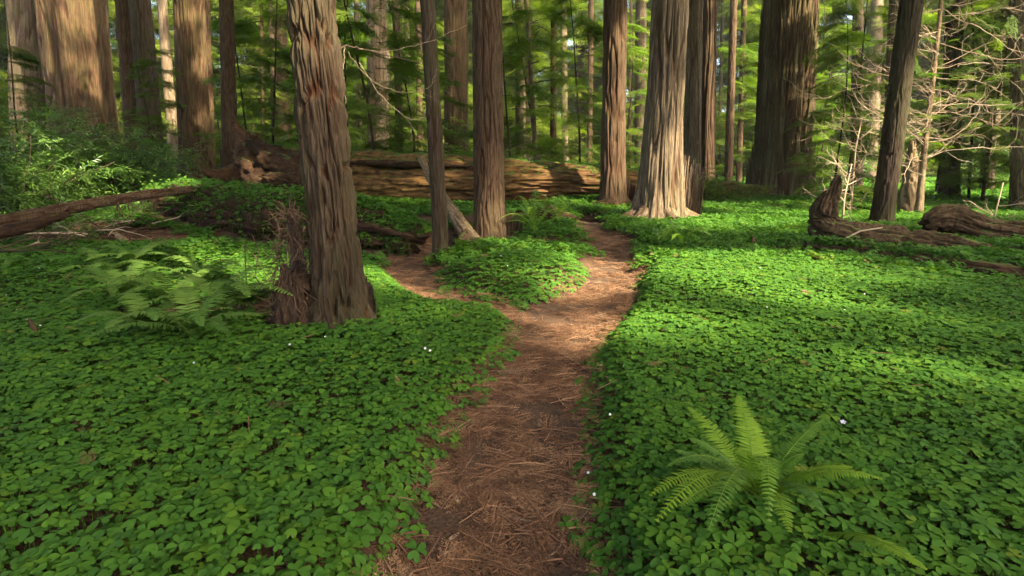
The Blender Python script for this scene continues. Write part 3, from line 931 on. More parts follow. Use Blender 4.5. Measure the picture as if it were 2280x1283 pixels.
def swept_mesh(name, pts, radii, mat, nth=64, n=120, depth=0.04, fw=0.12, stretch=6, seed=0, lump=0.2, origin=None, squash=1.0, ragged=0.0, sharp=0.28):
    """gnarled log, root or snag swept along a bent line; furrows run along it; closed, broken ends"""
    pts, radii = np.asarray(pts, float), np.asarray(radii, float)
    m = len(pts)
    t = np.linspace(0, m - 1, n)
    i = np.clip(t.astype(int), 0, m - 2)
    f = (t - i)[:, None]
    p0, p1, p2, p3 = pts[np.clip(i - 1, 0, m - 1)], pts[i], pts[i + 1], pts[np.clip(i + 2, 0, m - 1)]
    C = 0.5 * (2 * p1 + (p2 - p0) * f + (2 * p0 - 5 * p1 + 4 * p2 - p3) * f ** 2 + (3 * p1 - p0 - 3 * p2 + p3) * f ** 3)
    rad = np.interp(t, np.arange(m), radii)
    d = np.gradient(C, axis=0)
    d /= np.linalg.norm(d, axis=1, keepdims=True)
    a = np.cross(d, [0, 0.3, 1.0] if abs(d[:, 2]).mean() < 0.8 else [0, 1.0, 0])
    a /= np.linalg.norm(a, axis=1, keepdims=True)
    b = np.cross(a, d)
    s = np.concatenate([[0], np.cumsum(np.linalg.norm(np.diff(C, axis=0), axis=1))])
    th = np.arange(nth) * 2 * math.pi / nth
    S, TH = np.meshgrid(s, th, indexing='ij')
    rm = float(radii.mean())
    cx_, sy_, zz = np.cos(TH) * rm / fw, np.sin(TH) * rm / fw, S / (fw * stretch)
    f1 = sstep(0.02, sharp, np.abs(2 * vn(cx_, sy_, zz, seed) - 1))
    f2 = sstep(0.02, 0.4, np.abs(2 * vn(cx_ * 2.1, sy_ * 2.1, zz * 2 + 5, seed + 1) - 1))
    f3 = fbm(cx_ * 4, sy_ * 4, zz * 3.5, seed + 2, 2)
    fur = np.clip(0.62 * f1 + 0.28 * f2 + 0.25 * (f3 - 0.3), 0, 1)
    rr_ = rad[:, None] * (1 + lump * 2 * (fbm(np.cos(TH) * 1.3, np.sin(TH) * 1.3, S / (rm * 2.5), seed + 4, 3) - 0.5)) + depth * (fur - 0.7) + 0.4 * depth * (f3 - 0.5)
    V = C[:, None] + rr_[..., None] * (np.cos(TH)[..., None] * a[:, None] + squash * np.sin(TH)[..., None] * b[:, None])
    if ragged:
        for e, sg in ((0, -1), (-1, 1)):
            rg = ragged * ((vn(np.cos(th) * 2.5, np.sin(th) * 2.5, e, seed + 8) - 0.4) * 2 + 0.8 * (vn(np.cos(th) * 8, np.sin(th) * 8, e, seed + 9) - 0.5))
            V[e] += rg[:, None] * d[e] * sg
    k0 = n * nth
    V = np.vstack([V.reshape(-1, 3), C[0] + d[0] * 0.25 * radii[0], C[-1] - d[-1] * 0.25 * radii[-1]])
    I, J = np.meshgrid(np.arange(n - 1), np.arange(nth), indexing='ij')
    J2 = (J + 1) % nth
    Q = np.stack([I * nth + J, (I + 1) * nth + J, (I + 1) * nth + J2, I * nth + J2], -1).reshape(-1, 4)[:, ::-1]
    T = [(k0, (q + 1) % nth, q) for q in range(nth)] + [(k0 + 1, (n - 1) * nth + q, (n - 1) * nth + (q + 1) % nth) for q in range(nth)]
    if origin is not None: V = V - np.asarray(origin)
    T, Q = outward(V, np.array(T), Q)
    return new_mesh(name, V, [T, Q], mat, True, {'furrow': np.append(fur.ravel(), [0.3, 0.3])})


def thing(name, loc, label, cat, group=None):
    return tag(empty(name, loc), label, cat, group)


def loose_bark(key, n, wmin, wmax, lmin, lmax, mat, lift=0.012, zmax=None):
    """narrow shreds of bark hanging on the trunk, their ends curling free"""
    d = TREES[key]
    rd_ = np.random.default_rng(len(key) * 100 + n)
    me = d['root'].children[0].data
    co = np.empty(len(me.vertices) * 3, np.float32); me.vertices.foreach_get('co', co); co = co.reshape(-1, 3).astype(float)
    zc = co[:, 2]
    ok = np.where((zc > 0.05) & (zc < (zmax or d['vis'] * 1.05)))[0]
    ax = d['axis'] / np.linalg.norm(d['axis'])
    g = Geo()
    for q in rd_.choice(ok, n):
        p = co[q]
        c = ax * (p @ ax)
        out_ = p - c; out_ /= np.linalg.norm(out_)
        sd = np.cross(ax, out_)
        L, w = rd_.uniform(lmin, lmax), rd_.uniform(wmin, wmax)
        dr = ax + sd * rd_.normal(0, 0.05)
        e0, e1, tw = rd_.uniform(0, 1) * lift, rd_.uniform(0.2, 1.6) * lift, rd_.normal(0, 0.5)
        k = np.linspace(-0.5, 0.5, 5)
        off = 0.002 + e0 * (0.5 - k) ** 2 + e1 * (0.5 + k) ** 2
        cen = p + np.outer(k * L, dr) + np.outer(off, out_) + np.outer(0.02 * np.sin(k * 5 + tw * 3), sd) * w * 8
        wid = w * (1 - (2 * k) ** 4 * 0.8)
        tilt = out_ * math.sin(tw) * 0.5
        V = np.concatenate([cen - (sd + tilt) * wid[:, None] / 2, cen + out_ * w * 0.18, cen + (sd + tilt) * wid[:, None] / 2])
        Q = [(a + r_ * 5, a + 1 + r_ * 5, a + 1 + (r_ + 1) * 5, a + (r_ + 1) * 5) for a in range(4) for r_ in (0, 1)]
        g.add(V, None, Q, rd_.random())
    tag(link('loose_bark', g.mesh('loose_bark', mat, True), d['root']), kind='stuff')


def add_roots(key, n, L, r, mat, seed):
    d = TREES[key]
    rr_ = random.Random(seed)
    for q in range(n):
        az = (q + rr_.uniform(0.1, 0.9)) / n * 6.283
        dx, dy = math.cos(az), math.sin(az)
        k = d['r0'] * 0.75
        ps = []
        for f, h in ((0, 0.30), (0.25, 0.13), (0.6, 0.05), (1.0, -0.03)):
            x, y = d['base'][0] + dx * (k + L * f), d['base'][1] + dy * (k + L * f)
            ps.append((x - d['base'][0], y - d['base'][1], H1(x, y) - d['base'][2] + h * L * 1.1))
        link('root', swept_mesh('root', np.array(ps), [r, r * 0.8, r * 0.5, r * 0.2], mat, 24, 30, 0.03, 0.05, 6, seed + q, 0.25), d['root'])


add_roots('T1', 6, 0.22, 0.075, M['bark_grey'], 11)
add_roots('T2', 5, 0.20, 0.05, M['bark_dark'], 21)
add_roots('T3', 6, 0.34, 0.10, M['bark_red'], 31)
add_roots('T4', 6, 0.5, 0.15, M['bark_red'], 41)
add_roots('T5', 7, 0.7, 0.24, M['bark_pale'], 51)
add_roots('T8', 5, 0.3, 0.09, M['bark_black'], 61)
M['strip_grey'] = plain_mat('grey_bark_strip', [(0, (0.034, 0.014, 0.007)), (0.4, (0.054, 0.034, 0.020)), (1, (0.082, 0.058, 0.036))])
M['strip_red'] = plain_mat('red_bark_strip', [(0, (0.036, 0.017, 0.010)), (0.4, (0.085, 0.048, 0.028)), (1, (0.135, 0.085, 0.055))])
M['strip_pale'] = plain_mat('pale_bark_strip', [(0, (0.07, 0.04, 0.022)), (0.4, (0.17, 0.115, 0.07)), (1, (0.26, 0.195, 0.13))])
M['strip_dark'] = plain_mat('dark_bark_strip', [(0, (0.016, 0.010, 0.007)), (1, (0.06, 0.043, 0.029))])
loose_bark('T1', 1300, 0.004, 0.015, 0.10, 0.5, M['strip_grey'], 0.018)
loose_bark('T2', 420, 0.006, 0.018, 0.10, 0.4, M['strip_dark'], 0.012)
loose_bark('T3', 800, 0.006, 0.02, 0.15, 0.7, M['strip_red'], 0.018)
loose_bark('T4', 500, 0.010, 0.03, 0.3, 1.2, M['strip_red'], 0.03)
loose_bark('T5', 420, 0.012, 0.035, 0.6, 2.4, M['strip_pale'], 0.04)
loose_bark('T7', 900, 0.03, 0.10, 0.5, 2.2, M['bark_moss'], 0.06)
loose_bark('T8', 400, 0.01, 0.03, 0.1, 0.5, M['strip_dark'], 0.015)

# ------------------------------------------------------------------ fallen logs, snags, stumps
LT = TREES['T4']['t'] + 1.5
print('DEPTHS', {k: round(d['t'], 1) for k, d in TREES.items() if k[0] == 'T'})
lp = [P(575, 388, LT + 1.2), P(700, 392, LT + 0.8), P(900, 398, LT + 0.4), P(1120, 404, LT), P(1335, 408, LT), P(1460, 420, LT + 0.3)]
big_log = thing('fallen_log', lp[0], 'huge golden rotten log with a mossy top lying across behind the trunks', 'log')
big_body = link('body', swept_mesh('body', lp, np.array([68, 64, 58, 48, 36, 30]) / FPX * LT, M['log'], 140, 320, 0.16, 0.20, 9, 3, 0.10, lp[0], ragged=0.4), big_log)
rd = random.Random(5)
for q in range(9):                      # torn root wad at its thick end
    a = rd.uniform(0, 6.28)
    st = lp[0] + np.array([rd.uniform(-0.2, 0.5), 0.55 * math.cos(a) - 0.2, 0.45 * math.sin(a)])
    dr = np.array([rd.uniform(-0.9, 0.1), -0.7 * rd.random() - 0.1, 0.9 * math.sin(a) + 0.1])
    pts = wander(st, dr, rd.uniform(0.7, 1.5), 6, 0.28, 0, rd)
    link('root', swept_mesh('root', pts, np.linspace(0.34, 0.07, 7), M['rot_red'], 26, 40, 0.06, 0.1, 5, q + 50, 0.3, lp[0], ragged=0.1), big_log)
pts = [P(545, 318, LT + 0.6), P(600, 345, LT + 0.3), P(680, 368, LT - 0.1), P(720, 385, LT - 0.3)]
link('root', swept_mesh('root', pts, [0.10, 0.24, 0.34, 0.3], M['rot_red'], 40, 60, 0.08, 0.14, 5, 71, 0.3, lp[0], ragged=0.15), big_log)
pts = [P(590, 352, LT - 0.4), P(650, 385, LT - 0.6), P(690, 425, LT - 0.7)]
link('root', swept_mesh('root', pts, [0.28, 0.40, 0.28], M['rot'], 40, 60, 0.1, 0.14, 4, 72, 0.35, lp[0], ragged=0.15), big_log)
for q, (pp, rr_) in enumerate([([(548, 335, 0.2), (556, 375, -0.2), (590, 415, -0.6), (650, 440, -0.9)], [0.16, 0.34, 0.36, 0.2]), ([(560, 322, 0.4), (620, 352, 0.0), (690, 362, -0.3)], [0.2, 0.34, 0.3]), ([(600, 400, -0.9), (660, 410, -1.0), (700, 400, -1.0)], [0.16, 0.3, 0.25])]):
    pts = [P(u, v, LT + dt) for u, v, dt in pp]
    link('root', swept_mesh('root', pts, rr_, M['rot'], 48, 70, 0.12, 0.12, 4, 80 + q, 0.4, lp[0], ragged=0.2), big_log)
pts = [P(780, 362, LT - 0.55), P(860, 364, LT - 0.55), P(960, 367, LT - 0.55), P(1045, 371, LT - 0.5)]
link('bark_slab', swept_mesh('bark_slab', pts, [0.10, 0.16, 0.15, 0.05], M['rot'], 30, 80, 0.05, 0.1, 6, 73, 0.3, lp[0], ragged=0.2, squash=0.6), big_log)

pts = [P(1490, 428, 21.6), P(1560, 424, 21.4), P(1640, 424, 21.2), P(1710, 430, 21)]
o = link('fallen_log', swept_mesh('fallen_log', pts, [0.3, 0.34, 0.30, 0.2], M['log'], 50, 90, 0.06, 0.14, 7, 91, 0.15, pts[0], ragged=0.2), None, pts[0])
tag(o, 'short orange rotten log showing behind the big sunlit trunk', 'log')

pts = [P(-60, 508, 8.0), P(120, 470, 8.7), P(300, 438, 9.6), P(420, 423, 10.3), P(495, 414, 10.8)]
thin_log = thing('fallen_log', pts[0], 'long thin reddish trunk fallen aslant over the brush onto the bank', 'log')
link('stem', swept_mesh('stem', pts, [0.095, 0.088, 0.078, 0.065, 0.035], M['bark_red'], 60, 220, 0.03, 0.035, 9, 92, 0.06, pts[0], ragged=0.06), thin_log)
pl = [P(-40, 522, 8.0), P(60, 505, 8.3), P(150, 478, 8.8)]
link('broken_limb', swept_mesh('broken_limb', pl, [0.10, 0.085, 0.04], M['rot'], 26, 40, 0.03, 0.06, 6, 93, 0.2, pts[0], ragged=0.1), thin_log)
for (u, v, t) in [(285, 446, 9.5), (320, 440, 9.7), (345, 436, 9.85), (262, 452, 9.35)]:
    g = Geo()
    for q in range(9):
        tube(g, wander(P(u, v, t), (rd.uniform(-0.6, 0.6), rd.uniform(-0.6, 0.1), -0.7), rd.uniform(0.2, 0.45), 5, 0.25, -0.12, rd), np.linspace(0.007, 0.002, 6), 4)
    link('dead_twig', g.mesh('dead_twig', M['dry'], off=pts[0]), thin_log)

NURSE = [P(915, 530, 8.5), P(820, 508, 8.7), P(690, 492, 9.1), P(560, 476, 9.9), P(450, 462, 11.0), P(340, 455, 12.4)]
LINES.append((NURSE, 0.42))
LINES.append((NURSE[:1] + [P(860, 548, 8.0), P(700, 560, 8.2), P(560, 540, 9.0)], 0.22))
nurse = thing('nurse_log', NURSE[0], 'dark rotten log overgrown with sorrel running behind the leaning redwood', 'log')
nurse_body = link('body', swept_mesh('body', NURSE, [0.20, 0.32, 0.40, 0.43, 0.42, 0.34], M['rot'], 110, 280, 0.17, 0.10, 5, 94, 0.30, NURSE[0], ragged=0.25), nurse)
for (u, v, t, u2, v2, t2, r) in [(760, 500, 8.4, 925, 530, 8.2, 0.05)]:
    pp = [P(u, v, t), (P(u, v, t) + P(u2, v2, t2)) / 2 + np.array([0, 0, 0.03]), P(u2, v2, t2)]
    link('splinter', swept_mesh('splinter', pp, [r, r * 1.2, r * 0.4], M['rot'], 20, 40, 0.03, 0.05, 7, int(u), 0.2, NURSE[0], ragged=0.1), nurse)

sp = [P(1066, 556, 9.5), P(1040, 520, 9.7), P(1000, 462, 10.2), P(962, 400, 10.8), P(936, 352, 11.2)]
snag = thing('leaning_snag', sp[0], 'pale broken dead trunk slanting behind the slim dark redwood', 'snag')
link('stem', swept_mesh('stem', sp, [0.16, 0.14, 0.105, 0.085, 0.045], M['dead'], 48, 120, 0.03, 0.06, 9, 95, 0.10, sp[0], ragged=0.10), snag)
for (pa, pb, r) in [((1050, 540, 9.5), (1118, 560, 9.2), 0.07), ((1040, 520, 9.6), (1010, 560, 9.2), 0.06), ((1055, 545, 9.5), (1085, 575, 8.9), 0.05)]:
    pp = [P(*pa), (P(*pa) + P(*pb)) / 2 + np.array([0, 0, 0.03]), P(*pb)]
    link('root', swept_mesh('root', pp, [r * 1.5, r, r * 0.5], M['horn'], 24, 40, 0.025, 0.05, 6, int(pb[0]), 0.25, sp[0]), snag)

hp = [P(1866, 398, 9.0), P(1856, 425, 9.0), P(1838, 462, 9.0), P(1832, 500, 8.95), P(1878, 522, 8.8), P(1960, 530, 8.7), P(2040, 540, 8.55), P(2130, 552, 8.3), P(2230, 572, 8.0)]
horn = thing('root_log', hp[0], 'fallen log whose root end curls up like a horn beside the tilted redwood', 'log')
horn_body = link('body', swept_mesh('body', hp, [0.03, 0.10, 0.17, 0.21, 0.20, 0.19, 0.17, 0.14, 0.09], M['horn'], 100, 240, 0.085, 0.075, 7, 96, 0.2, hp[0], ragged=0.05), horn)
pp = [P(1862, 540, 9.6), P(1905, 518, 9.7), P(1965, 507, 9.8)]
g = Geo(); tube(g, [P(1868, 541, 8.45), P(1885, 530, 8.45), P(1915, 515, 8.45), P(1965, 507, 8.4)], [0.012, 0.014, 0.013, 0.01], 6)
tag(link('fallen_stick', g.mesh('fallen_stick', M['twig'], True)), 'pale bent stick propped on the horned root log', 'stick')
LINES.append((hp[3:], 0.30))
hp2 = [P(2062, 498, 9.6), P(2090, 486, 9.6), P(2125, 490, 9.6), P(2180, 508, 9.5), P(2250, 520, 9.4), P(2340, 528, 9.3)]
o = link('fallen_log', swept_mesh('fallen_log', hp2, [0.09, 0.21, 0.23, 0.20, 0.20, 0.25], M['horn'], 90, 160, 0.085, 0.075, 7, 97, 0.25, hp2[0], ragged=0.1), None, hp2[0])
tag(o, 'brown fallen log with a rounded root end near the mossy edge trunk', 'log')
LINES.append((hp2, 0.36))
hp3 = [P(1800, 545, 7.9), P(1900, 558, 7.5), P(2040, 576, 6.9), P(2180, 598, 6.3), P(2380, 632, 5.7)]
ditch_log = o = link('fallen_log', swept_mesh('fallen_log', hp3, [0.04, 0.09, 0.11, 0.12, 0.13], M['rot_red'], 50, 160, 0.05, 0.08, 8, 98, 0.2, hp3[0], ragged=0.1, squash=0.7), None, hp3[0])
tag(o, 'low rotten log lying in the shaded ditch behind the sunlit bed', 'log')
LINES.append((hp3, 0.34))
hp4 = [P(815, 476, 16.2), P(880, 470, 16.4), P(965, 458, 17)]
o = link('fallen_log', swept_mesh('fallen_log', hp4, [0.09, 0.10, 0.06], M['rot_red'], 30, 50, 0.03, 0.05, 8, 99, 0.2, hp4[0], ragged=0.1), None, hp4[0])
tag(o, 'small brown branch log lying in front of the huge golden log', 'log')

# fibrous stump next to the leaning redwood
sb = G(648, 722, 0.05)
stump = thing('stump', sb, 'brown fibrous stump with a ragged dead stem beside the leaning redwood', 'stump')
HOLES.append((sb[0], sb[1], 0.2))
link('body', swept_mesh('body', [sb + np.array([0.0, 0, -0.1]), sb + np.array([0.0, 0, 0.15]), sb + np.array([0.02, 0.01, 0.38])], [0.15, 0.125, 0.075], M['dry'], 80, 80, 0.06, 0.035, 6, 101, 0.25, sb, ragged=0.08), stump)
ts = [P(668, 640, sb[1] / ray(668, 640)[1]), P(662, 560, 4.45), P(655, 500, 4.5), P(652, 462, 4.5)]
link('dead_stem', swept_mesh('dead_stem', ts, [0.06, 0.05, 0.045, 0.02], M['dry'], 40, 90, 0.03, 0.025, 7, 102, 0.25, sb, ragged=0.12), stump)
g = Geo()
for q in range(300):
    a = rd.uniform(0, 6.28)
    h = rd.random() ** 0.8
    c = sb * (1 - h) + np.array([sb[0] + 0.03, sb[1], sb[2] + 0.85]) * h
    rr0 = 0.13 * (1 - h) + 0.03
    s0 = c + np.array([rr0 * math.cos(a), rr0 * math.sin(a), 0])
    tube(g, wander(s0, (0.5 * math.cos(a), 0.5 * math.sin(a), rd.uniform(-1.4, 1.2)), rd.uniform(0.05, 0.16), 4, 0.25, -0.1, rd), np.linspace(0.0045, 0.0015, 5), 3)
tag(link('bark_fibre', g.mesh('bark_fibre', M['dry'], off=sb), stump), kind='stuff')

# young stem climbing in front of the leaning redwood
t1 = TREES['T1']
tt1 = t1['t']
vp = [P(745, 738, tt1 - 0.42), P(735, 718, tt1 - 0.40), P(724, 680, tt1 - 0.36), P(723, 560, tt1 - 0.34), P(712, 420, tt1 - 0.32), P(703, 250, tt1 - 0.30), P(697, 80, tt1 - 0.30), P(690, -150, tt1 - 0.3)]
vine = thing('sapling', vp[0], 'thin bare sapling stem rising in front of the leaning redwood', 'sapling')
link('stem', swept_mesh('stem', vp, [0.018, 0.017, 0.016, 0.0145, 0.014, 0.013, 0.012, 0.011], M['bark_dark'], 12, 150, 0.004, 0.02, 8, 103, 0.2, vp[0]), vine)

# ------------------------------------------------------------------ sprays, crowns, shrubs
def spray(seed, L=1.0, nside=18, sl=0.34, ll=0.06, lw=0.018, step=0.034, droop=0.18, ang=58, dens=1.0):
    """flat conifer spray along +x: side twigs both ways, each set with short flat needles"""
    rd = random.Random(seed)
    g = Geo()
    V, Q, A = [], [], []
    def leafq(p, d, nrm, l, w):
        sd = np.cross(nrm, d)
        k = len(V)
        V.extend([p, p + d * l * 0.5 + sd * w * 0.5, p + d * l, p + d * l * 0.5 - sd * w * 0.5])
        Q.append((k, k + 1, k + 2, k + 3))
    for i in range(nside):
        x = L * (0.06 + 0.9 * i / nside)
        prof = math.sin(math.pi * (0.12 + 0.83 * (i / nside) ** 0.8)) ** 0.8
        for s in (-1, 1):
            if rd.random() > dens: continue
            a = R(ang + rd.gauss(0, 7)) * s
            d = np.array([math.cos(a), math.sin(a), rd.gauss(-0.08, 0.12)])
            d /= np.linalg.norm(d)
            l = sl * prof * rd.uniform(0.7, 1.2) + 0.02
            p0 = np.array([x, 0, -droop * (x / L) ** 2 * L])
            nrm = np.array([rd.gauss(0, 0.2), rd.gauss(0, 0.2), 1.0]); nrm /= np.linalg.norm(nrm)
            q = step * 0.5
            while q < l:
                p = p0 + d * q + np.array([0, 0, -0.25 * q * q / max(sl, 0.1)])
                for s2 in (-1, 1):
                    b = R(50) * s2
                    dd = np.array([d[0] * math.cos(b) - d[1] * math.sin(b), d[0] * math.sin(b) + d[1] * math.cos(b), d[2] + rd.gauss(0, 0.15)])
                    leafq(p, dd / np.linalg.norm(dd), nrm, ll * rd.uniform(0.7, 1.2) * (1 - 0.4 * q / max(l, 0.01)), lw)
                q += step
            leafq(p0 + d * l, d, nrm, ll, lw)
    g.add(np.array(V), None, Q, np.repeat(np.random.default_rng(seed).random(len(Q)), 4))
    return g.arrays()


def leafy_twig(seed, L=0.55, n=18, ll=0.085, lw=0.026):
    """twig with lance-shaped leaves folded along the midrib, spread in space"""
    rd = random.Random(seed)
    V, T, A = [], [], []
    for i in range(n):
        x = L * (0.15 + 0.85 * i / n)
        a = (i % 2 * 2 - 1) * R(rd.uniform(35, 75))
        d = np.array([math.cos(a), math.sin(a), rd.gauss(0.0, 0.3)]); d /= np.linalg.norm(d)
        nrm = np.array([rd.gauss(0, 0.35), rd.gauss(0, 0.35), 1.0]); nrm /= np.linalg.norm(nrm)
        sd = np.cross(nrm, d); sd /= np.linalg.norm(sd)
        p = np.array([x, 0, -0.15 * x * x + rd.gauss(0, 0.01)])
        l, w = ll * rd.uniform(0.7, 1.25), lw * rd.uniform(0.8, 1.2)
        k = len(V)
        V += [p, p + d * l * 0.45 + sd * w * 0.5 + nrm * w * 0.15, p + d * l, p + d * l * 0.45 - sd * w * 0.5 + nrm * w * 0.15, p + d * l * 0.5]
        T += [(k, k + 1, k + 4), (k + 1, k + 2, k + 4), (k, k + 4, k + 3), (k + 4, k + 2, k + 3)]
        A += [rd.random()] * 5
    g = Geo()
    g.add(np.array(V), T, None, A)
    tube(g, [(0, 0, 0), (L * 0.5, 0, -0.04 * L), (L, 0, -0.15 * L)], [0.004, 0.003, 0.001], 3, 0.0, False)
    return g.arrays()


SPR_MED = [spray(s, 0.9, 15, 0.30, 0.075, 0.026, 0.04) for s in range(3)]
SPR_FAR = [spray(10 + s, 1.5, 11, 0.55, 0.26, 0.10, 0.15, 0.22) for s in range(4)]
SPR_FINE = [spray(30 + s, 1.5, 16, 0.5, 0.13, 0.042, 0.085, 0.10, 55, 0.85) for s in range(4)]
TWIGS = [leafy_twig(s) for s in range(3)]


def crown_geo(seed, protos, z0, z1, nlimb, lmax, per, scale, top_taper=0.8, rise=0.15, bottom=0.6, limb_r=0.02, tintbase=None, arc=None):
    """limbs in a spiral up the stem, each carrying flat sprays; returns (foliage Geo, limb Geo)"""
    rd = np.random.default_rng(seed)
    r2 = random.Random(seed)
    limbs = Geo()
    pos, dirs, sc, tint = [], [], [], []
    for i in range(nlimb):
        h = (i + rd.random()) / nlimb
        z = z0 + (z1 - z0) * h
        prof = (bottom + (1 - bottom) * min(1, h / 0.3)) * (1 - top_taper * max(0, (h - 0.3) / 0.7))
        L = lmax * prof * rd.uniform(0.55, 1.1)
        az = rd.random() * 6.283 if arc is None else arc[0] + (rd.random() - 0.5) * arc[1]
        d = np.array([math.cos(az), math.sin(az), rise + rd.normal(0, 0.12)])
        n = 6
        pts = wander((0, 0, z), d, L, n, 0.09, -0.07, r2)
        tube(limbs, pts, np.linspace(limb_r * (0.5 + 0.5 * prof), limb_r * 0.2, n + 1), 4, r2.random(), False)
        tl = rd.random()
        for q in range(per):
            f = 0.15 + 0.85 * (q + rd.random()) / per
            k = min(int(f * n), n - 1)
            p = pts[k] + (pts[k + 1] - pts[k]) * (f * n - k)
            ax = pts[k + 1] - pts[k]
            ax /= np.linalg.norm(ax)
            s = 1 if q % 2 else -1
            b = s * R(rd.uniform(15, 65)) * (1 if f < 0.9 else 0.15)
            dd = np.array([ax[0] * math.cos(b) - ax[1] * math.sin(b), ax[0] * math.sin(b) + ax[1] * math.cos(b), ax[2] * 0.4 + rd.normal(-0.12, 0.14)])
            pos.append(p); dirs.append(dd); sc.append(scale * rd.uniform(0.6, 1.15) * (0.7 + 0.5 * (1 - f))); tint.append(np.clip(0.5 * tl + 0.5 * rd.random(), 0, 1))
    pos, dirs = np.array(pos), np.array(dirs)
    Mx = frames(pos, dirs, (0, 0, 1), np.array(sc), rd.normal(0, 0.25, len(pos)))
    return bake(protos, rd.integers(0, len(protos), len(pos)), Mx, np.array(tint)), limbs


def crown_mesh(f, l, mat):
    V1, T1_, Q1, A1 = f.arrays()
    V2, T2_, Q2, A2 = l.arrays()
    me = new_mesh('crown', np.vstack([V1, V2]), [Q1, Q2 + len(V1)], mat, False, {'tint': np.append(A1, A2)})
    me.materials.append(M['twig_dark'])
    me.polygons.foreach_set('material_index', np.append(np.zeros(len(Q1), np.int32), np.ones(len(Q2), np.int32)).astype(np.int32))
    return me


# far crowns shared by the distant trees
FAR = []
for s in range(5):
    f, l = crown_geo(200 + s, SPR_FINE, 1.8 + 1.4 * (s % 3), 18, 22, 2.8, 6, 1.0, 0.55, 0.08, 0.75, 0.05)
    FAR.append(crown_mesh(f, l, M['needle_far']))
HIGH = []
for s in range(3):
    f, l = crown_geo(240 + s, SPR_FAR, 20, 34, 10, 2.6, 5, 1.2, 0.75, 0.0, 0.8, 0.07)
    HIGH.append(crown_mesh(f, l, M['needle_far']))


def add_crown(root, pair, yaw, sc=1.0, z=0.0, sxy=None):
    for nm, me in (('crown', pair),):
        o = link(nm, me, root)
        o.rotation_euler = (0, 0, yaw)
        o.scale = (sxy or sc, sxy or sc, sc)
        o.location = (0, 0, z)


for key, d in TREES.items():
    if key[0] == 'F':
        if int(key[1:]) % 5 < 4: add_crown(d['root'], FAR[random.randrange(5)], random.uniform(0, 6.28), random.uniform(0.85, 1.2))
    elif key in ('B3', 'B5', 'B7', 'B9', 'B11', 'B19'):
        add_crown(d['root'], FAR[random.randrange(5)], random.uniform(0, 6.28), random.uniform(0.7, 0.9), random.uniform(0.5, 4.0))
    else:
        pair = HIGH[random.randrange(3)]
        for nm, me in (('crown', pair),):
            o = link(nm, me, d['root'])
            o.rotation_euler = (0, 0, random.uniform(0, 6.28))
            ax = d['axis']
            o.location = (ax[0] * 22, ax[1] * 22, d['total'] - 24)

# understory: young redwoods with low layered sprays
YOUNG = []
for s in range(5):
    f, l = crown_geo(300 + s, SPR_MED, 0.7, 7.5, 27, 2.0, 9, 0.95, 0.6, 0.12, 0.7, 0.014)
    YOUNG.append(crown_mesh(f, l, M['needle']))


def young(u, v, t, var, sc, label, group=None, mat=None, z=None):
    b = P(u, v, t)
    b[2] = H1(b[0], b[1]) if z is None else z
    root = empty('young_redwood', b)
    g = Geo()
    tube(g, wander((0, 0, -0.1), (random.gauss(0, .03), random.gauss(0, .03), 1), 8.2 * sc, 12, 0.03), np.linspace(0.05, 0.01, 13) * sc, 7)
    link('trunk', g.mesh('trunk', M['bark_dark'], True), root)
    add_crown(root, YOUNG[var % 5], random.uniform(0, 6.28), sc)
    tag(root, label, 'tree', group)
    return root


for q, (u, t, sc, lab) in enumerate([
        (606, 22, 1.1, 'young redwood with drooping sprays between the slim brown and leaning redwoods'),
        (845, 17.5, 1.05, 'young redwood with layered sprays beyond the leaning redwood near the log'),
        (930, 24, 1.1, 'young redwood rising behind the slim dark redwood'),
        (1290, 25, 1.15, 'young redwood filling the space before the straight reddish redwood'),
        (1640, 32, 1.05, 'young redwood with light sprays in the gap before the giant grooved redwood'),
        (1890, 19, 1.0, 'young redwood with yellow-green sprays between the giant and tilted redwoods'),
        (2190, 18.5, 1.15, 'young redwood behind the tangle of bare branches near the edge'),
        (360, 17, 0.5, 'young redwood on the bank under the dark shaded redwood'),
        (45, 15, 0.6, 'young redwood with low sprays at the shrubby edge of the wood'),
        (2085, 22, 1.2, 'young redwood behind the dead tree and the dark trunk'),
        (1860, 17.5, 0.75, 'young redwood with fine bright sprays just behind the horned root'),
        (2265, 18.5, 0.95, 'young redwood with sprays hanging over the rounded log'),
        (2160, 19.5, 1.0, 'young redwood standing among the bare pale branches'),
        (560, 25, 1.1, 'young redwood beside the root end of the fallen log'),
        (775, 21, 1.1, 'young redwood right behind the shaggy leaning redwood'),
        (1140, 23, 1.1, 'young redwood behind the log near the red-brown redwood')]):
    young(u, 420, t, q, sc, lab)
ul = 'young redwood sapling with hanging sprays in the shaded understory'
yu = [random.uniform(-100, 2400) for q in range(24)]
for q, lab in enumerate(place_labels(yu, 'far sapling')):
    young(yu[q], 395, random.uniform(27, 62), q, random.uniform(0.9, 1.7), lab, 'understory saplings')

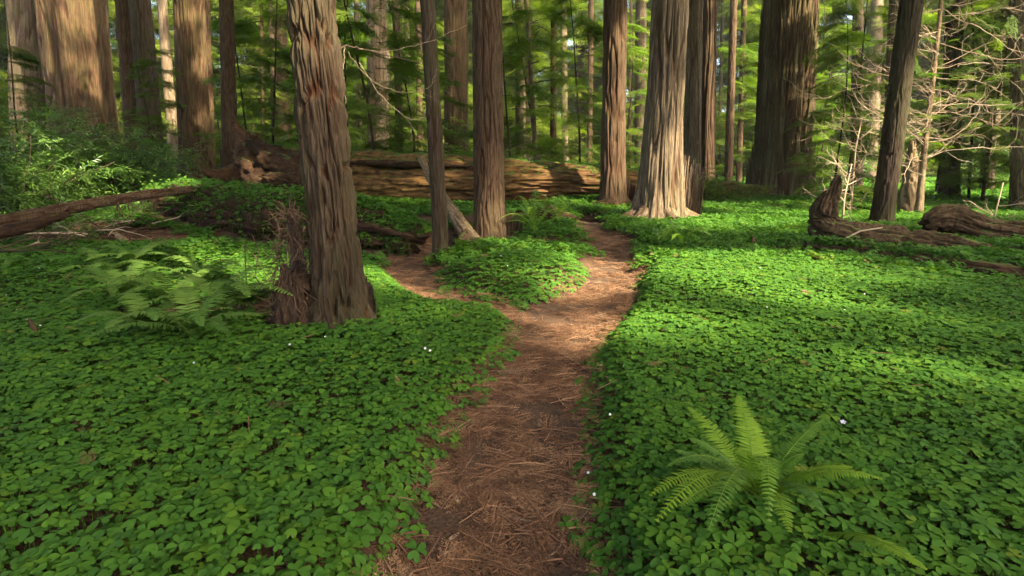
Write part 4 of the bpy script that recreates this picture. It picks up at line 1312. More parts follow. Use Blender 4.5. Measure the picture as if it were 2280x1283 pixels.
# broad-leaved shrubs
def shrub(u, v, t, h, w, ntw, mat, seed, label, name='shrub', group=None, scale=1.0, z=None):
    rd = np.random.default_rng(seed)
    r2 = random.Random(seed)
    b = P(u, v, t)
    b[2] = H1(b[0], b[1]) if z is None else z
    root = thing(name, b, label, 'shrub', group)
    pos, dirs, tint = [], [], []
    for k in range(max(6, int(ntw / 26))):
        g = Geo()
        az = rd.random() * 6.283
        rr_ = w * math.sqrt(rd.random())
        end = np.array([rr_ * math.cos(az), rr_ * math.sin(az) * 0.7, h * rd.uniform(0.45, 1.0)])
        pts = wander((0.1 * math.cos(az), 0.1 * math.sin(az), -0.05), end, np.linalg.norm(end), 8, 0.12, 0.0, r2)
        tube(g, pts, np.linspace(0.016, 0.004, 9), 4)
        link('stem', g.mesh('stem', M['twig_dark'], True), root)
        for q in range(26):
            f = 0.25 + 0.75 * rd.random()
            j = min(int(f * 8), 7)
            p = pts[j] + (pts[j + 1] - pts[j]) * (f * 8 - j)
            a2 = rd.random() * 6.283
            dd = np.array([math.cos(a2), math.sin(a2), rd.normal(-0.05, 0.3)])
            pos.append(p + dd * 0.05); dirs.append(dd); tint.append(rd.random())
    pos, dirs = np.array(pos), np.array(dirs)
    Mx = frames(pos, dirs, (0, 0, 1), rd.uniform(0.7, 1.3, len(pos)) * scale, rd.normal(0, 0.3, len(pos)))
    f = bake(TWIGS, rd.integers(0, 3, len(pos)), Mx, np.array(tint))
    link('foliage', f.mesh('foliage', mat), root)
    return root


shrub(30, 470, 11.5, 2.2, 1.3, 420, M['broad'], 1, 'dense dark-leaved shrub at the edge above the fallen thin trunk', scale=1.25)
shrub(170, 455, 12.8, 2.5, 1.4, 460, M['broad'], 2, 'dense bluish-green shrub covering the foot of the massive tan redwood', scale=1.25)
shrub(285, 445, 14.0, 1.8, 1.3, 380, M['broad'], 3, 'glossy leafy shrub below the dark shaded redwood', scale=1.25)
shrub(355, 440, 15.5, 1.3, 1.0, 240, M['broad'], 4, 'low leafy shrub on the bank beside the orange-tan redwood')
shrub(-60, 440, 15.0, 3.2, 1.5, 380, M['needle'], 5, 'tall green shrub partly out of view behind the dark-leaved one')
shrub(110, 430, 17.0, 2.9, 1.6, 380, M['broad'], 6, 'tall leafy shrub standing behind the bluish-green one')
shrub(120, 545, 9.6, 0.55, 0.9, 90, M['broad'], 7, 'sparse low shrub among the brown brush under the thin trunk')
shrub(330, 490, 11.8, 0.45, 0.6, 60, M['broad'], 8, 'sprawling sprig of leaves in front of the overgrown bank')
shrub(1030, 380, 23, 2.7, 0.8, 140, M['bright'], 9, 'bright sunlit leafy shrub before the broad brown redwood')
shrub(1640, 430, 19.5, 0.7, 1.4, 160, M['needle'], 10, 'low brushy shrub at the foot of the giant grooved redwood')
shrub(1560, 425, 19, 1.4, 0.8, 120, M['needle'], 11, 'leafy shrub just behind the big sunlit redwood')
shrub(1840, 455, 16, 0.7, 1.0, 110, M['needle'], 12, 'low twiggy shrub behind the horned root log')
shrub(1410, 400, 24, 2.2, 0.8, 160, M['needle'], 13, 'leafy shrub between the reddish and the sunlit redwoods')
shrub(1100, 395, 26, 2.0, 1.4, 200, M['needle'], 14, 'green shrub behind the log next to the red-brown redwood')
shrub(1280, 395, 26, 1.7, 1.5, 220, M['needle'], 15, 'green shrub behind the sunlit end of the golden log')
bl = 'leafy understory shrub among the distant trunks'
su = [random.uniform(-80, 2380) for q in range(22)]
for q, bl in enumerate(place_labels(su, 'far leafy shrub')):
    shrub(su[q], 395, random.uniform(28, 48), random.uniform(1.6, 3.8), random.uniform(1.2, 2.4), 150, M[random.choice(['needle', 'broad', 'bright', 'needle'])], 30 + q, bl, 'shrub', 'distant shrubs', 2.2)


def far_wood():
    """the wood closing the view behind the trees one can tell apart"""
    me = []
    for s in range(4):
        f, l = crown_geo(400 + s, SPR_FINE, -2.0, 2.0, 10, 2.6, 6, 1.5, 0.2, 0.1, 0.9, 0.03)
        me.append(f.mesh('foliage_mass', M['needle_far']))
    n = 2300
    a = rng.uniform(-56, 56, n) * math.pi / 180
    r = rng.uniform(62, 125, n)
    h = rng.random(n) ** 1.15 * 36
    x, y = r * np.sin(a), r * np.cos(a)
    k = fbm(x / 7, y / 7, h / 9, 61, 2) > 0.40
    x, y, h = x[k], y[k], h[k]
    m = 420                                   # the same wood goes on behind and beside the viewer
    a, r = rng.uniform(62, 298, m) * math.pi / 180, rng.uniform(24, 42, m)
    x, y, h = np.append(x, r * np.sin(a)), np.append(y, r * np.cos(a)), np.append(h, rng.random(m) * 0.22 * r)
    n = len(x)
    scatter('forest', me, np.stack([x, y, h + 0.5], 1), np.stack([rng.normal(0, .2, n), rng.normal(0, .2, n), rng.random(n) * 6.28], 1), rng.uniform(0.9, 1.7, n),
            rng.integers(0, 4, n), 'far-off green wood closing the view behind the trunks', 'forest')


far_wood()

# ------------------------------------------------------------------ sprays and dead twigs by the near trunks
def smooth_line(p, n=24):
    m = len(p)
    t = np.linspace(0, m - 1, n)
    i = np.clip(t.astype(int), 0, m - 2)
    f = (t - i)[:, None]
    p0, p1, p2, p3 = p[np.clip(i - 1, 0, m - 1)], p[i], p[i + 1], p[np.clip(i + 2, 0, m - 1)]
    return 0.5 * (2 * p1 + (p2 - p0) * f + (2 * p0 - 5 * p1 + 4 * p2 - p3) * f ** 2 + (3 * p1 - p0 - 3 * p2 + p3) * f ** 3) + rng.normal(0, 0.004, (n, 3))


def twig_cluster(root, specs, mat, off, name='branch'):
    for (pts, r0, subs) in specs:
        g = Geo()
        pts = smooth_line(np.array([P(*p) for p in pts]))
        tube(g, pts, np.linspace(r0, r0 * 0.4, len(pts)), 6)
        for (f, d, L, wig, up) in subs:
            n = len(pts) - 1
            k = min(int(f * n), n - 1)
            p = pts[k] + (pts[k + 1] - pts[k]) * (f * n - k)
            w = wander(p, d, L, 9, wig, up, rd)
            tube(g, w, np.linspace(r0 * 0.5, r0 * 0.14, 10), 4)
            for e in range(rd.randrange(2, 5)):
                q = w[rd.randrange(3, 9)]
                tube(g, wander(q, np.array(d) + np.array([rd.gauss(0, .5), rd.gauss(0, .5), rd.gauss(0, .5)]), L * rd.uniform(0.2, 0.45), 6, wig, up, rd), np.linspace(r0 * 0.2, r0 * 0.08, 7), 3)
        link(name, g.mesh(name, mat, True, off=off), root)


b1 = t1['base']
twig_cluster(t1['root'], [([(728, 131, 4.45), (748, 118, 4.45), (768, 104, 4.5), (800, 108, 4.6), (850, 121, 4.8), (932, 141, 5.1)], 0.009, [])], M['twig_dark'], b1)
twig_cluster(t1['root'], [
    ([(768, 104, 4.5), (766, 130, 4.5), (765, 170, 4.5), (770, 230, 4.5)], 0.003, []),
    ([(800, 108, 4.6), (850, 116, 4.8), (910, 104, 5.0), (960, 92, 5.2), (1040, 55, 5.4)], 0.0024, [(0.5, (0.6, 0.1, 0.25), 0.3, 0.15, 0.05), (0.7, (0.5, 0, 0.6), 0.22, 0.2, 0.05)]),
    ([(775, 118, 4.55), (830, 180, 4.8), (900, 208, 5.0), (955, 192, 5.2), (972, 165, 5.2)], 0.0022, [(0.6, (0.8, 0, -0.1), 0.3, 0.15, 0.06), (0.8, (0.3, 0, 0.8), 0.15, 0.2, 0.0)]),
    ([(800, 140, 4.7), (850, 215, 4.9), (905, 262, 5.1), (940, 262, 5.2), (948, 240, 5.2)], 0.0022, [(0.5, (0.4, 0, -0.7), 0.25, 0.2, 0.05)]),
], M['twig'], b1)

NEARSPR = [spray(500 + s, 0.42, 13, 0.12, 0.030, 0.0075, 0.012, 0.2) for s in range(2)]


def near_sprays(root, spots, off, mat=None, protos=NEARSPR):
    for (u, v, t, dx, dy, dz, sc) in spots:
        p = P(u, v, t)
        Mx = frames(p[None] - off, np.array([[dx, dy, dz]], float), (0, -0.3, 1), np.array([sc]), np.array([rd.gauss(0, 0.3)]))
        g = bake(protos, np.array([rd.randrange(len(protos))]), Mx, np.array([rd.random()]))
        link('spray', g.mesh('spray', mat or M['needle']), root)


near_sprays(vine, [(724, 470, 4.2, 0.6, -0.3, 0.1, 0.45), (716, 455, 4.2, 0.7, -0.2, -0.2, 0.4), (726, 690, 4.1, 0.7, -0.3, 0.1, 0.3), (710, 330, 4.2, -0.6, -0.2, 0.2, 0.5), (706, 280, 4.2, 0.5, -0.3, 0.3, 0.4),
                   (703, 190, 4.2, -0.5, -0.3, 0.2, 0.5), (700, 130, 4.2, 0.8, -0.2, 0.1, 0.55), (700, 80, 4.2, -0.7, -0.2, 0.1, 0.55), (698, 20, 4.2, 0.7, -0.3, -0.1, 0.7), (698, 10, 4.2, -0.8, -0.2, -0.1, 0.8),
                   (719, 520, 4.2, -0.7, -0.2, 0.1, 0.35)], vp[0])

# dead bare-branched tree and its neighbours
db = G(2046, 474, 0.08)
tD = db[1] / ray(2046, 474)[1]
dead_tree = thing('dead_tree', db, 'slender dead tree with a tangle of bare pale branches', 'tree')
dpts = np.array([db + np.array([0, 0, -0.1]), P(2050, 420, tD), P(2062, 300, tD), P(2080, 150, tD), P(2096, 0, tD), P(2112, -180, tD), P(2125, -400, tD)])
link('trunk', swept_mesh('trunk', dpts, [0.11, 0.075, 0.065, 0.055, 0.045, 0.03, 0.012], M['dead'], 20, 120, 0.012, 0.04, 9, 111, 0.12, db), dead_tree)


def dead_branches(root, off, n, axis_pts, lmin, lmax, mat, r=0.020, seed=1, zbias=0.0, xb=0.0):
    rr_ = random.Random(seed)
    m = len(axis_pts) - 1
    for q in range(n):
        f = rr_.uniform(0.12, 0.92) * m
        k = min(int(f), m - 1)
        p = axis_pts[k] + (axis_pts[k + 1] - axis_pts[k]) * (f - k)
        az = rr_.uniform(0, 6.283)
        d = np.array([math.cos(az) + xb, math.sin(az) * 0.7, rr_.gauss(zbias, 0.25)])
        L = rr_.uniform(lmin, lmax)
        w = wander(p, d, L, 14, 0.15, 0.012, rr_)
        g = Geo()
        tube(g, w, np.linspace(r, r * 0.3, 15), 5)
        for e in range(rr_.randrange(5, 9)):
            j = rr_.randrange(3, 14)
            dd = (w[j] - w[j - 1]) / np.linalg.norm(w[j] - w[j - 1]) + np.array([rr_.gauss(0, .7), rr_.gauss(0, .7), rr_.gauss(0.1, .6)])
            w2 = wander(w[j], dd, L * rr_.uniform(0.18, 0.42), 9, 0.24, 0.03, rr_)
            tube(g, w2, np.linspace(r * 0.5, r * 0.2, 10), 4)
            for h in range(rr_.randrange(0, 3)):
                j2 = rr_.randrange(3, 9)
                tube(g, wander(w2[j2], dd + np.array([rr_.gauss(0, .8), rr_.gauss(0, .8), rr_.gauss(0.1, .8)]), L * rr_.uniform(0.06, 0.16), 6, 0.3, 0.04, rr_), np.linspace(r * 0.28, r * 0.16, 7), 3)
        link('branch', g.mesh('branch', mat, True, off=off), root)


near_sprays(dead_tree, [(rd.uniform(1900, 2280), rd.uniform(0, 330), tD + rd.uniform(-1.2, 1.2), rd.gauss(0, 1), rd.gauss(0, 0.6), rd.gauss(0, 0.2), rd.uniform(0.35, 0.7)) for q in range(95)], db, M['needle'], SPR_MED)
dead_branches(dead_tree, db, 84, dpts[1:6], 0.9, 2.9, M['twig'], 0.0105, 3, 0.05, 0.2)
for (u, v, t, n, lab) in [(1880, 440, 12.2, 9, 'curly bare dead bush beside the horned root'), (1905, 330, 14.5, 9, 'hanging curly dead twigs before the shaded trunk'), (2215, 480, 12.5, 10, 'bare dead branches spreading at the edge over the rounded log')]:
    c = P(u, v, t)
    base = np.array([c[0], c[1], H1(c[0], c[1])])
    root = thing('dead_bush', base, lab, 'dead bush')
    axp = np.array([base, base * 0.5 + c * 0.5, c, c + np.array([0.1, 0, 0.7])])
    g = Geo(); tube(g, axp, [0.025, 0.022, 0.018, 0.008], 6)
    link('stem', g.mesh('stem', M['twig'], True, off=base), root)
    dead_branches(root, base, n, axp, 0.5, 1.3, M['twig'], 0.012, int(u), 0.1)
# bleached broken snag behind the tilted redwood
s2 = P(2022, 478, 14.5)
s2[2] = H1(s2[0], s2[1])
pp = [s2 + np.array([0, 0, -0.1]), P(2024, 430, 14.5), P(2028, 370, 14.5), P(2032, 325, 14.5)]
sn = tag(link('broken_snag', swept_mesh('broken_snag', pp, [0.26, 0.20, 0.16, 0.06], M['dead'], 50, 70, 0.05, 0.06, 10, 121, 0.15, s2, ragged=0.25), None, s2), 'short bleached snag standing between the tilted redwood and dead tree', 'snag')

# ------------------------------------------------------------------ ferns
def frond_geo(base, ctrl, tip, npair=42, plen=0.075, pw=0.014, seed=0, feathered=False, g=None, up=(0, 0, 1)):
    """arching midrib with paired leaflets, longest below the middle"""
    rr_ = random.Random(seed)
    g = g or Geo()
    base, ctrl, tip = map(np.asarray, (base, ctrl, tip))
    s = np.linspace(0, 1, npair + 6)
    C = (1 - s)[:, None] ** 2 * base + 2 * ((1 - s) * s)[:, None] * ctrl + s[:, None] ** 2 * tip
    tn = rr_.random()
    tube(g, C[::3], np.linspace(0.0022, 0.0006, len(C[::3])), 4, 0.9, False)
    V, T, A = [], [], []
    for i in range(4, len(s) - 1):
        d = C[i + 1] - C[i - 1]; d /= np.linalg.norm(d)
        sd = np.cross(d, up); sd /= np.linalg.norm(sd)
        nrm = np.cross(sd, d)
        f = (i - 4) / (len(s) - 5)
        l = plen * min(1.0, 0.55 + 2.2 * f) * (1 - f ** 2.2) ** 0.9 + 0.004
        for sg in (1, -1):
            ld = sd * sg * 1.0 + d * rr_.uniform(0.18, 0.42) + nrm * rr_.gauss(-0.10, 0.10)
            ld /= np.linalg.norm(ld)
            ll = l * rr_.uniform(0.88, 1.08)
            p = C[i]
            if not feathered:
                w = np.cross(nrm, ld) * pw * 0.5
                k = len(V)
                dr = -nrm * ll * 0.12
                V += [p - w * 0.6, p + w, p + ld * ll * 0.5 + w * 0.85, p + ld * ll * 0.5 - w * 0.85, p + ld * ll + dr]
                T += [(k, k + 1, k + 2), (k, k + 2, k + 3), (k + 3, k + 2, k + 4)]
                A += [tn] * 5
            else:
                m = max(3, int(ll / (pw * 0.75)))
                for q in range(m):
                    x = (q + 0.6) / m
                    sub = pw * 1.25 * (1 - x) ** 0.6 + 0.003
                    c = p + ld * ll * x - nrm * ll * 0.25 * x * x
                    wd = np.cross(nrm, ld)
                    for s2_ in (1, -1):
                        e = wd * s2_ * 0.9 + ld * 0.45
                        k = len(V)
                        V += [c, c + e * sub * 0.5 + ld * sub * 0.22, c + e * sub, c + e * sub * 0.5 - ld * sub * 0.22]
                        T += [(k, k + 1, k + 2), (k, k + 2, k + 3)]
                        A += [tn] * 4
    g.add(np.array(V), T, None, A)
    return g


def px_fern(name, base, tips, mat, label, plen, pw, npair, feathered=False, lift=0.5):
    root = thing(name, base, label, 'fern')
    for q, tp in enumerate(tips):
        u_, v_ = tp[:2]
        tip = P(u_, v_, min(tp[2], G(u_, v_, 0.24)[1] / ray(u_, v_)[1] - 0.02))
        lf = tp[3] if len(tp) > 3 else lift
        L = np.linalg.norm(tip - base)
        ctrl = base * 0.5 + tip * 0.5 + np.array([0, 0, lf * L])
        g = frond_geo(base, ctrl, tip, npair, plen * (0.75 + 0.25 * rd.random()), pw, 900 + q + int(abs(base[0]) * 100), feathered)
        link('frond', g.mesh('frond', mat, off=base), root)
    return root


fb = G(1688, 1110, 0.08) + np.array([0, 0, 0.08])
tf = fb[1] / ray(1688, 1110)[1]
px_fern('sword_fern', fb, [(1642, 880, tf + 0.25, .25), (1836, 932, tf + 0.12, .2), (1482, 1040, tf - 0.02, .45), (1712, 1172, tf - 0.28, .75), (1442, 1108, tf - 0.08, .35), (1456, 1168, tf - 0.16, .4),
                           (1530, 905, tf + 0.28, .2), (1530, 975, tf + 0.15, .3), (1672, 930, tf + 0.2, .3), (1838, 1150, tf - 0.12, .4), (1968, 1068, tf + 0.05, .3), (1575, 1190, tf - 0.25, .5),
                           (1900, 1040, tf + 0.1, .25), (1790, 1010, tf + 0.1, .35), (1500, 1000, tf + 0.12, .15), (1760, 1190, tf - 0.2, .3), (1640, 1010, tf - 0.1, .6), (1860, 1100, tf, .2), (1510, 1130, tf - .1, .25)],
        M['sword'], 'lush green sword fern in the sorrel close to the viewer', 0.064, 0.0078, 38)
fb2 = G(1830, 1190, 0.15) + np.array([0, 0, 0.15])
px_fern('sword_fern', fb2, [(2065, 1270, fb2[1] / ray(1830, 1190)[1] - 0.15, 0.22)], M['sword'], 'single arching fern frond below the lush sword fern', 0.055, 0.011, 44)


def wild_fern(u, v, n, L, mat, label, feathered, seed, plen, pw, npair, name, arc=(0, 6.283), lift=0.02, rise=(0.2, 0.9)):
    rr_ = random.Random(seed)
    b = G(u, v, 0.1) + np.array([0, 0, lift + 0.10])
    root = thing(name, b, label, 'fern')
    for q in range(n):
        az = arc[0] + (q + rr_.random()) / n * arc[1]
        l = L * rr_.uniform(0.7, 1.15)
        h = rr_.uniform(*rise)
        tip = b + np.array([math.cos(az) * l, math.sin(az) * l, l * h * 0.45])
        ctrl = b + np.array([math.cos(az) * l * 0.4, math.sin(az) * l * 0.4, l * h])
        g = frond_geo(b, ctrl, tip, npair, plen * rr_.uniform(0.8, 1.1), pw, seed * 31 + q, feathered)
        link('frond', g.mesh('frond', mat, off=b), root)


for q, (u, v, n, L, lab) in enumerate([
        (330, 742, 6, 0.50, 'feathery fern at the front of the hollow by the stump'), (425, 752, 6, 0.55, 'feathery fern overhanging the brown hollow'),
        (500, 700, 7, 0.55, 'feathery fern next to the upright wooden stake'), (385, 680, 7, 0.6, 'big feathery fern in the middle of the fern patch'),
        (270, 668, 7, 0.55, 'feathery fern on the far side of the fern patch'), (240, 615, 5, 0.5, 'feathery fern near the brown brush'),
        (300, 590, 5, 0.5, 'feathery fern behind the fern patch'), (460, 630, 5, 0.5, 'feathery fern between the sun patch and the stake'), (560, 690, 5, 0.4, 'small feathery fern touching the fibrous stump')]):
    wild_fern(u, v, n + 2, L * 0.95, M['lady'], lab, False, 40 + q, 0.10, 0.018, 26, 'lady_fern', rise=(0.35, 0.85))
for q, (u, v, n, L, lab) in enumerate([(440, 470, 8, 0.75, 'feathery fern hanging on the overgrown bank'), (395, 480, 6, 0.6, 'feathery fern under the thin fallen trunk'), (1000, 672, 3, 0.22, 'small fern at the trail fork')]):
    wild_fern(u, v, n, L, M['lady'], lab, True, 60 + q, 0.13 if q < 2 else 0.06, 0.02 if q < 2 else 0.01, 16, 'lady_fern', lift=0.25 if q < 2 else 0.02)
for q, (u, v, n, L, lab) in enumerate([(1190, 520, 12, 0.75, 'sword fern between the red-brown redwood and the trail'), (1243, 497, 10, 0.7, 'sword fern beside the burnt stump'), (1520, 552, 5, 0.5, 'low fern in the clearing beyond the trail'),
                                       (1468, 545, 4, 0.45, 'low fern where the trail meets the clearing')]):
    wild_fern(u, v, n, L, M['sword'], lab, False, 80 + q, 0.08, 0.018, 26, 'sword_fern', rise=(0.5, 1.3))
bs = G(1222, 492, 0.0)
tag(link('burnt_stump', swept_mesh('burnt_stump', [bs + np.array([-0.3, 0, 0.0]), bs + np.array([0, 0, 0.12]), bs + np.array([0.55, 0.1, 0.02])], [0.12, 0.2, 0.06], M['rot'], 40, 60, 0.05, 0.08, 5, 131, 0.3, bs, ragged=0.1), None, bs), 'small dark burnt stump beside the sword ferns', 'stump')
bs = G(1352, 462, 0.0)
tag(link('burnt_stump', swept_mesh('burnt_stump', [bs + np.array([-0.4, 0, 0.0]), bs + np.array([0, 0, 0.08]), bs + np.array([0.5, 0.1, 0.0])], [0.08, 0.15, 0.06], M['rot'], 40, 60, 0.05, 0.08, 5, 132, 0.3, bs, ragged=0.1), None, bs), 'small dark stub on the mound before the straight reddish redwood', 'stump')

# ------------------------------------------------------------------ sorrel, on the ground and on the overgrown log
lay_sorrel()


def sorrel_on(obj, off, n, label, minz=0.35, sc=1.0, thr=0.38):
    me = obj.data
    co = np.empty(len(me.vertices) * 3, np.float32); me.vertices.foreach_get('co', co); co = co.reshape(-1, 3) + off
    no = np.empty(len(me.vertices) * 3, np.float32); me.vertices.foreach_get('normal', no); no = no.reshape(-1, 3)
    k = np.where((no[:, 2] > minz) & (fbm(co[:, 0] / 0.5, co[:, 1] / 0.5, co[:, 2] / 0.5, 71, 2) > thr))[0]
    k = rng.choice(k, min(n, len(k) * 3))
    p = co[k] + rng.normal(0, 0.03, (len(k), 3)) + np.array([0, 0, 0.05])
    m = len(k)
    yaw = rng.random(m) * 6.28
    scatter('sorrel_patch', tref[:5], p, lean(yaw, rng.normal(0.15, 0.25, m), rng.normal(0, 0.25, m)), rng.uniform(0.7, 1.15, m) * sc, rng.integers(0, 5, m), label, 'wood sorrel')


sorrel_on(nurse_body, NURSE[0], 9000, 'wood-sorrel growing along the top of the dark rotten log', 0.12, 1.0, 0.27)
sorrel_on(ditch_log, hp3[0], 800, 'wood-sorrel creeping over the low rotten ditch log', 0.3, 1.0, 0.42)
sorrel_on(big_body, lp[0], 3000, 'green moss and sorrel along the top of the huge golden log', 0.78, 1.2, 0.36)

# ------------------------------------------------------------------ litter, sticks, flowers
def litter_protos():
    out = []
    for s in range(3):
        V, T, Q, A = spray(600 + s, 0.13, 16, 0.016, 0.013, 0.0035, 0.02, 0.05, 50)
        g = Geo(); g.add(V, None, Q, A)
        tube(g, [(0, 0, 0), (0.07, 0.006 * (s - 1), 0.002), (0.14, 0, -0.006)], [0.0018, 0.0015, 0.0008], 3, 0.3, False)
        out.append(g.mesh('needle_sprig', M['litter']))
    for s in range(3):
        g = Geo()
        tube(g, wander((-0.06, 0, 0), (1, 0, 0), 0.13, 5, 0.12, 0, rd) * np.array([1, 1, 0.15]), np.linspace(0.0028, 0.0012, 6), 4, 0.5)
        out.append(g.mesh('twig_bit', M['litter']))
    for s in range(3):
        g = Geo()
        for q in range(16):
            a, x, y = rd.uniform(0, 6.28), rd.gauss(0, 0.03), rd.gauss(0, 0.03)
            l, w = rd.uniform(0.006, 0.014), 0.0016
            dx, dy = math.cos(a), math.sin(a)
            z = rd.uniform(0, 0.004)
            g.add([(x - dx * l, y - dy * l, z), (x - dy * w, y + dx * w, z + 0.001), (x + dx * l, y + dy * l, z + rd.uniform(0, .004)), (x + dy * w, y - dx * w, z + 0.001)], None, [(0, 1, 2, 3)], rd.random())
        out.append(g.mesh('loose_needles', M['litter']))
    return out


LP = litter_protos()


def lay_litter():
    x, y = sorrel_points(1.1, 12.5, 0.027, 45)
    d = path_d(x, y)
    b = np.zeros(len(x), bool)
    for cx, cy_, rx, ry, t in BARE: b |= ((x - cx) / (max(rx, ry) * 1.05)) ** 2 + ((y - cy_) / (min(rx, ry) * 1.15)) ** 2 < 1
    dens = fbm(x / 0.25, y / 0.25, 0, 81, 3)
    far = sstep(7, 4, np.hypot(x, y)) * 0.65 + 0.35
    k = (((d < 0.16) & (dens > 0.42 - 0.1 * (d > 0))) | (b & (rng.random(len(x)) < 0.5))) & (rng.random(len(x)) < far)
    x, y, d = x[k], y[k], d[k]
    n = len(x)
    z = Hgt(x, y) + 0.010 + rng.random(n) * 0.012 + np.where(d < 0.1, 0.004, 0)
    pick = rng.choice(9, n, p=[.15, .15, .15, .06, .06, .06, .13, .12, .12])
    rot = np.stack([rng.normal(0, 0.12, n), rng.normal(0, 0.12, n), rng.random(n) * 6.28], 1)
    x2, y2 = sorrel_points(2.4, 8, 0.18, 45)
    k2 = (path_d(x2, y2) > 0.05) & (rng.random(len(x2)) < 0.22)
    x2, y2 = x2[k2], y2[k2]
    m = len(x2)
    x, y, z = np.append(x, x2), np.append(y, y2), np.append(z, Hgt(x2, y2) + rng.uniform(0.04, 0.15, m))
    pick = np.append(pick, rng.choice(6, m))
    rot = np.vstack([rot, np.stack([rng.normal(0, 0.3, m), rng.normal(0, 0.3, m), rng.random(m) * 6.28], 1)])
    n = len(x)
    scatter('leaf_litter', LP, np.stack([x, y, z], 1), rot, np.append(rng.uniform(0.6, 1.5, n - m), rng.uniform(0.4, 0.9, m)), pick, 'reddish-brown fallen needles and sprigs strewn over the trail', 'litter')


lay_litter()


def stick(pa, pb, r, label, mat='twig', bow=0.02, dz=0.012, group=None):
    a = G(*pa) + np.array([0, 0, dz]); b = G(*pb) + np.array([0, 0, dz])
    m1, m2 = a * 0.67 + b * 0.33, a * 0.33 + b * 0.67
    sd = np.cross(b - a, [0, 0, 1.0]); sd /= np.linalg.norm(sd)
    g = Geo(); tube(g, [a, m1 + sd * bow, m2 + sd * bow * 0.8, b], [r, r * 1.05, r * 0.9, r * 0.6], 6, rd.random())
    tag(link('stick', g.mesh('stick', M[mat], True)), label, 'stick', group)


for (pa, pb, r, lab, mt, bow) in [
        ((1000, 1210), (1022, 1195), 0.006, 'short pale stick low on the trail beside the sorrel', 'twig', 0.0), ((990, 1240), (1020, 1218), 0.004, 'thin pale stick at the trail edge near its bottom', 'twig', 0.004),
        ((1066, 1122), (1118, 1090), 0.005, 'dark curved twig lying across the middle of the trail', 'twig_dark', 0.02), ((985, 1106), (1085, 1060), 0.004, 'long bent brown twig across the trail', 'twig', 0.03),
        ((1240, 870), (1262, 913), 0.003, 'fine curved twig on the far part of the trail', 'twig', 0.02), ((1262, 1038), (1298, 1070), 0.006, 'dark twig against the right-bank sorrel', 'twig_dark', 0.015),
        ((1120, 1152), (1200, 1172), 0.005, 'straight brown twig in the lower trail', 'twig', 0.006), ((1225, 1035), (1255, 1062), 0.005, 'short dark twig on bare soil', 'twig_dark', 0.0),
        ((1010, 1108), (1022, 1128), 0.009, 'flat tan wood chip on the trail', 'twig', 0.0), ((1088, 974), (1110, 957), 0.004, 'small grey stick on the middle trail', 'twig', 0.0),
        ((1140, 1245), (1180, 1262), 0.004, 'slim pale twig near the trail bottom', 'twig', 0.008), ((1330, 720), (1350, 702), 0.006, 'curved twig at the upper bend of the trail', 'twig', 0.02),
        ((1375, 660), (1400, 668), 0.006, 'pale stick at the edge of the upper trail', 'twig', 0.0), ((1215, 1250), (1260, 1200), 0.004, 'long thin twig near the bottom of the trail', 'twig', 0.012),
        ((1030, 1190), (1045, 1215), 0.005, 'small dark stick pointing along the trail', 'twig_dark', 0.0)]:
    stick(pa, pb, r, lab, mt, bow)


def upright(pts, radii, label, mat, name='stick', cat='stick'):
    p = np.array([P(*q) for q in pts])
    o = link(name, swept_mesh(name, p, radii, mat, 14, 30, 0.006, 0.02, 6, int(pts[0][0]), 0.15, p[0], ragged=0.02), None, p[0])
    return tag(o, label, cat)


tb = lambda u, v: G(u, v, 0.08)[1] / ray(u, v)[1]
t_ = tb(545, 692); upright([(547, 700, t_), (540, 660, t_), (530, 622, t_)], [0.028, 0.026, 0.012], 'upright weathered wooden stake among the ferns', M['horn'], 'stake', 'stake')
t_ = tb(80, 742); upright([(82, 745, t_), (74, 728, t_), (66, 714, t_)], [0.018, 0.016, 0.010], 'short slanting stub of wood in the shaded sorrel', M['horn'], 'stake', 'stake')
t_ = tb(785, 718); upright([(787, 722, t_), (777, 695, t_ + .03), (768, 670, t_ + .06)], [0.006, 0.006, 0.005], 'thin white stick leaning on the leaning redwood', M['dead'])
t_ = tb(275, 535); upright([(280, 540, t_), (268, 530, t_), (258, 520, t_)], [0.07, 0.06, 0.03], 'pale broken stub in the sorrel near the brown brush', M['dead'], 'stake', 'stake')
t_ = tb(1678, 545); upright([(1679, 548, t_), (1677, 538, t_), (1676, 528, t_)], [0.03, 0.03, 0.02], 'little reddish stub at the far rim of the sunlit bed', M['rot_red'], 'stake', 'stake')

# brush of dead branches under the thin fallen trunk
for q in range(34):
    u, v = rd.uniform(-40, 340), rd.uniform(505, 585)
    if v > 590 - u * 0.22: v = 590 - u * 0.22 - 8
    c = G(u, v, 0.05) + np.array([0, 0, rd.uniform(0.02, 0.25)])
    az = rd.gauss(0, 0.6) + (math.pi if rd.random() < 0.5 else 0)
    g = Geo()
    L = rd.uniform(0.6, 1.9)
    w = wander(c, (math.cos(az), math.sin(az) * 0.5, rd.gauss(0.05, 0.2)), L, 9, 0.10, -0.03, rd)
    tube(g, w, np.linspace(0.014, 0.004, 10), 5)
    for e in range(rd.randrange(3, 7)):
        j = rd.randrange(2, 9)
        tube(g, wander(w[j], (w[j] - w[j - 1]) * 5 + np.array([rd.gauss(0, .6), rd.gauss(0, .6), rd.gauss(0, .5)]), L * rd.uniform(.15, .4), 6, 0.2, -0.03, rd), np.linspace(0.007, 0.002, 7), 4)
    tag(link('dead_branch', g.mesh('dead_branch', M['dry'] if q % 3 else M['twig'], True)), 'brown dead branch in the brush below the thin fallen trunk', 'branch', 'dead branches of the brush')
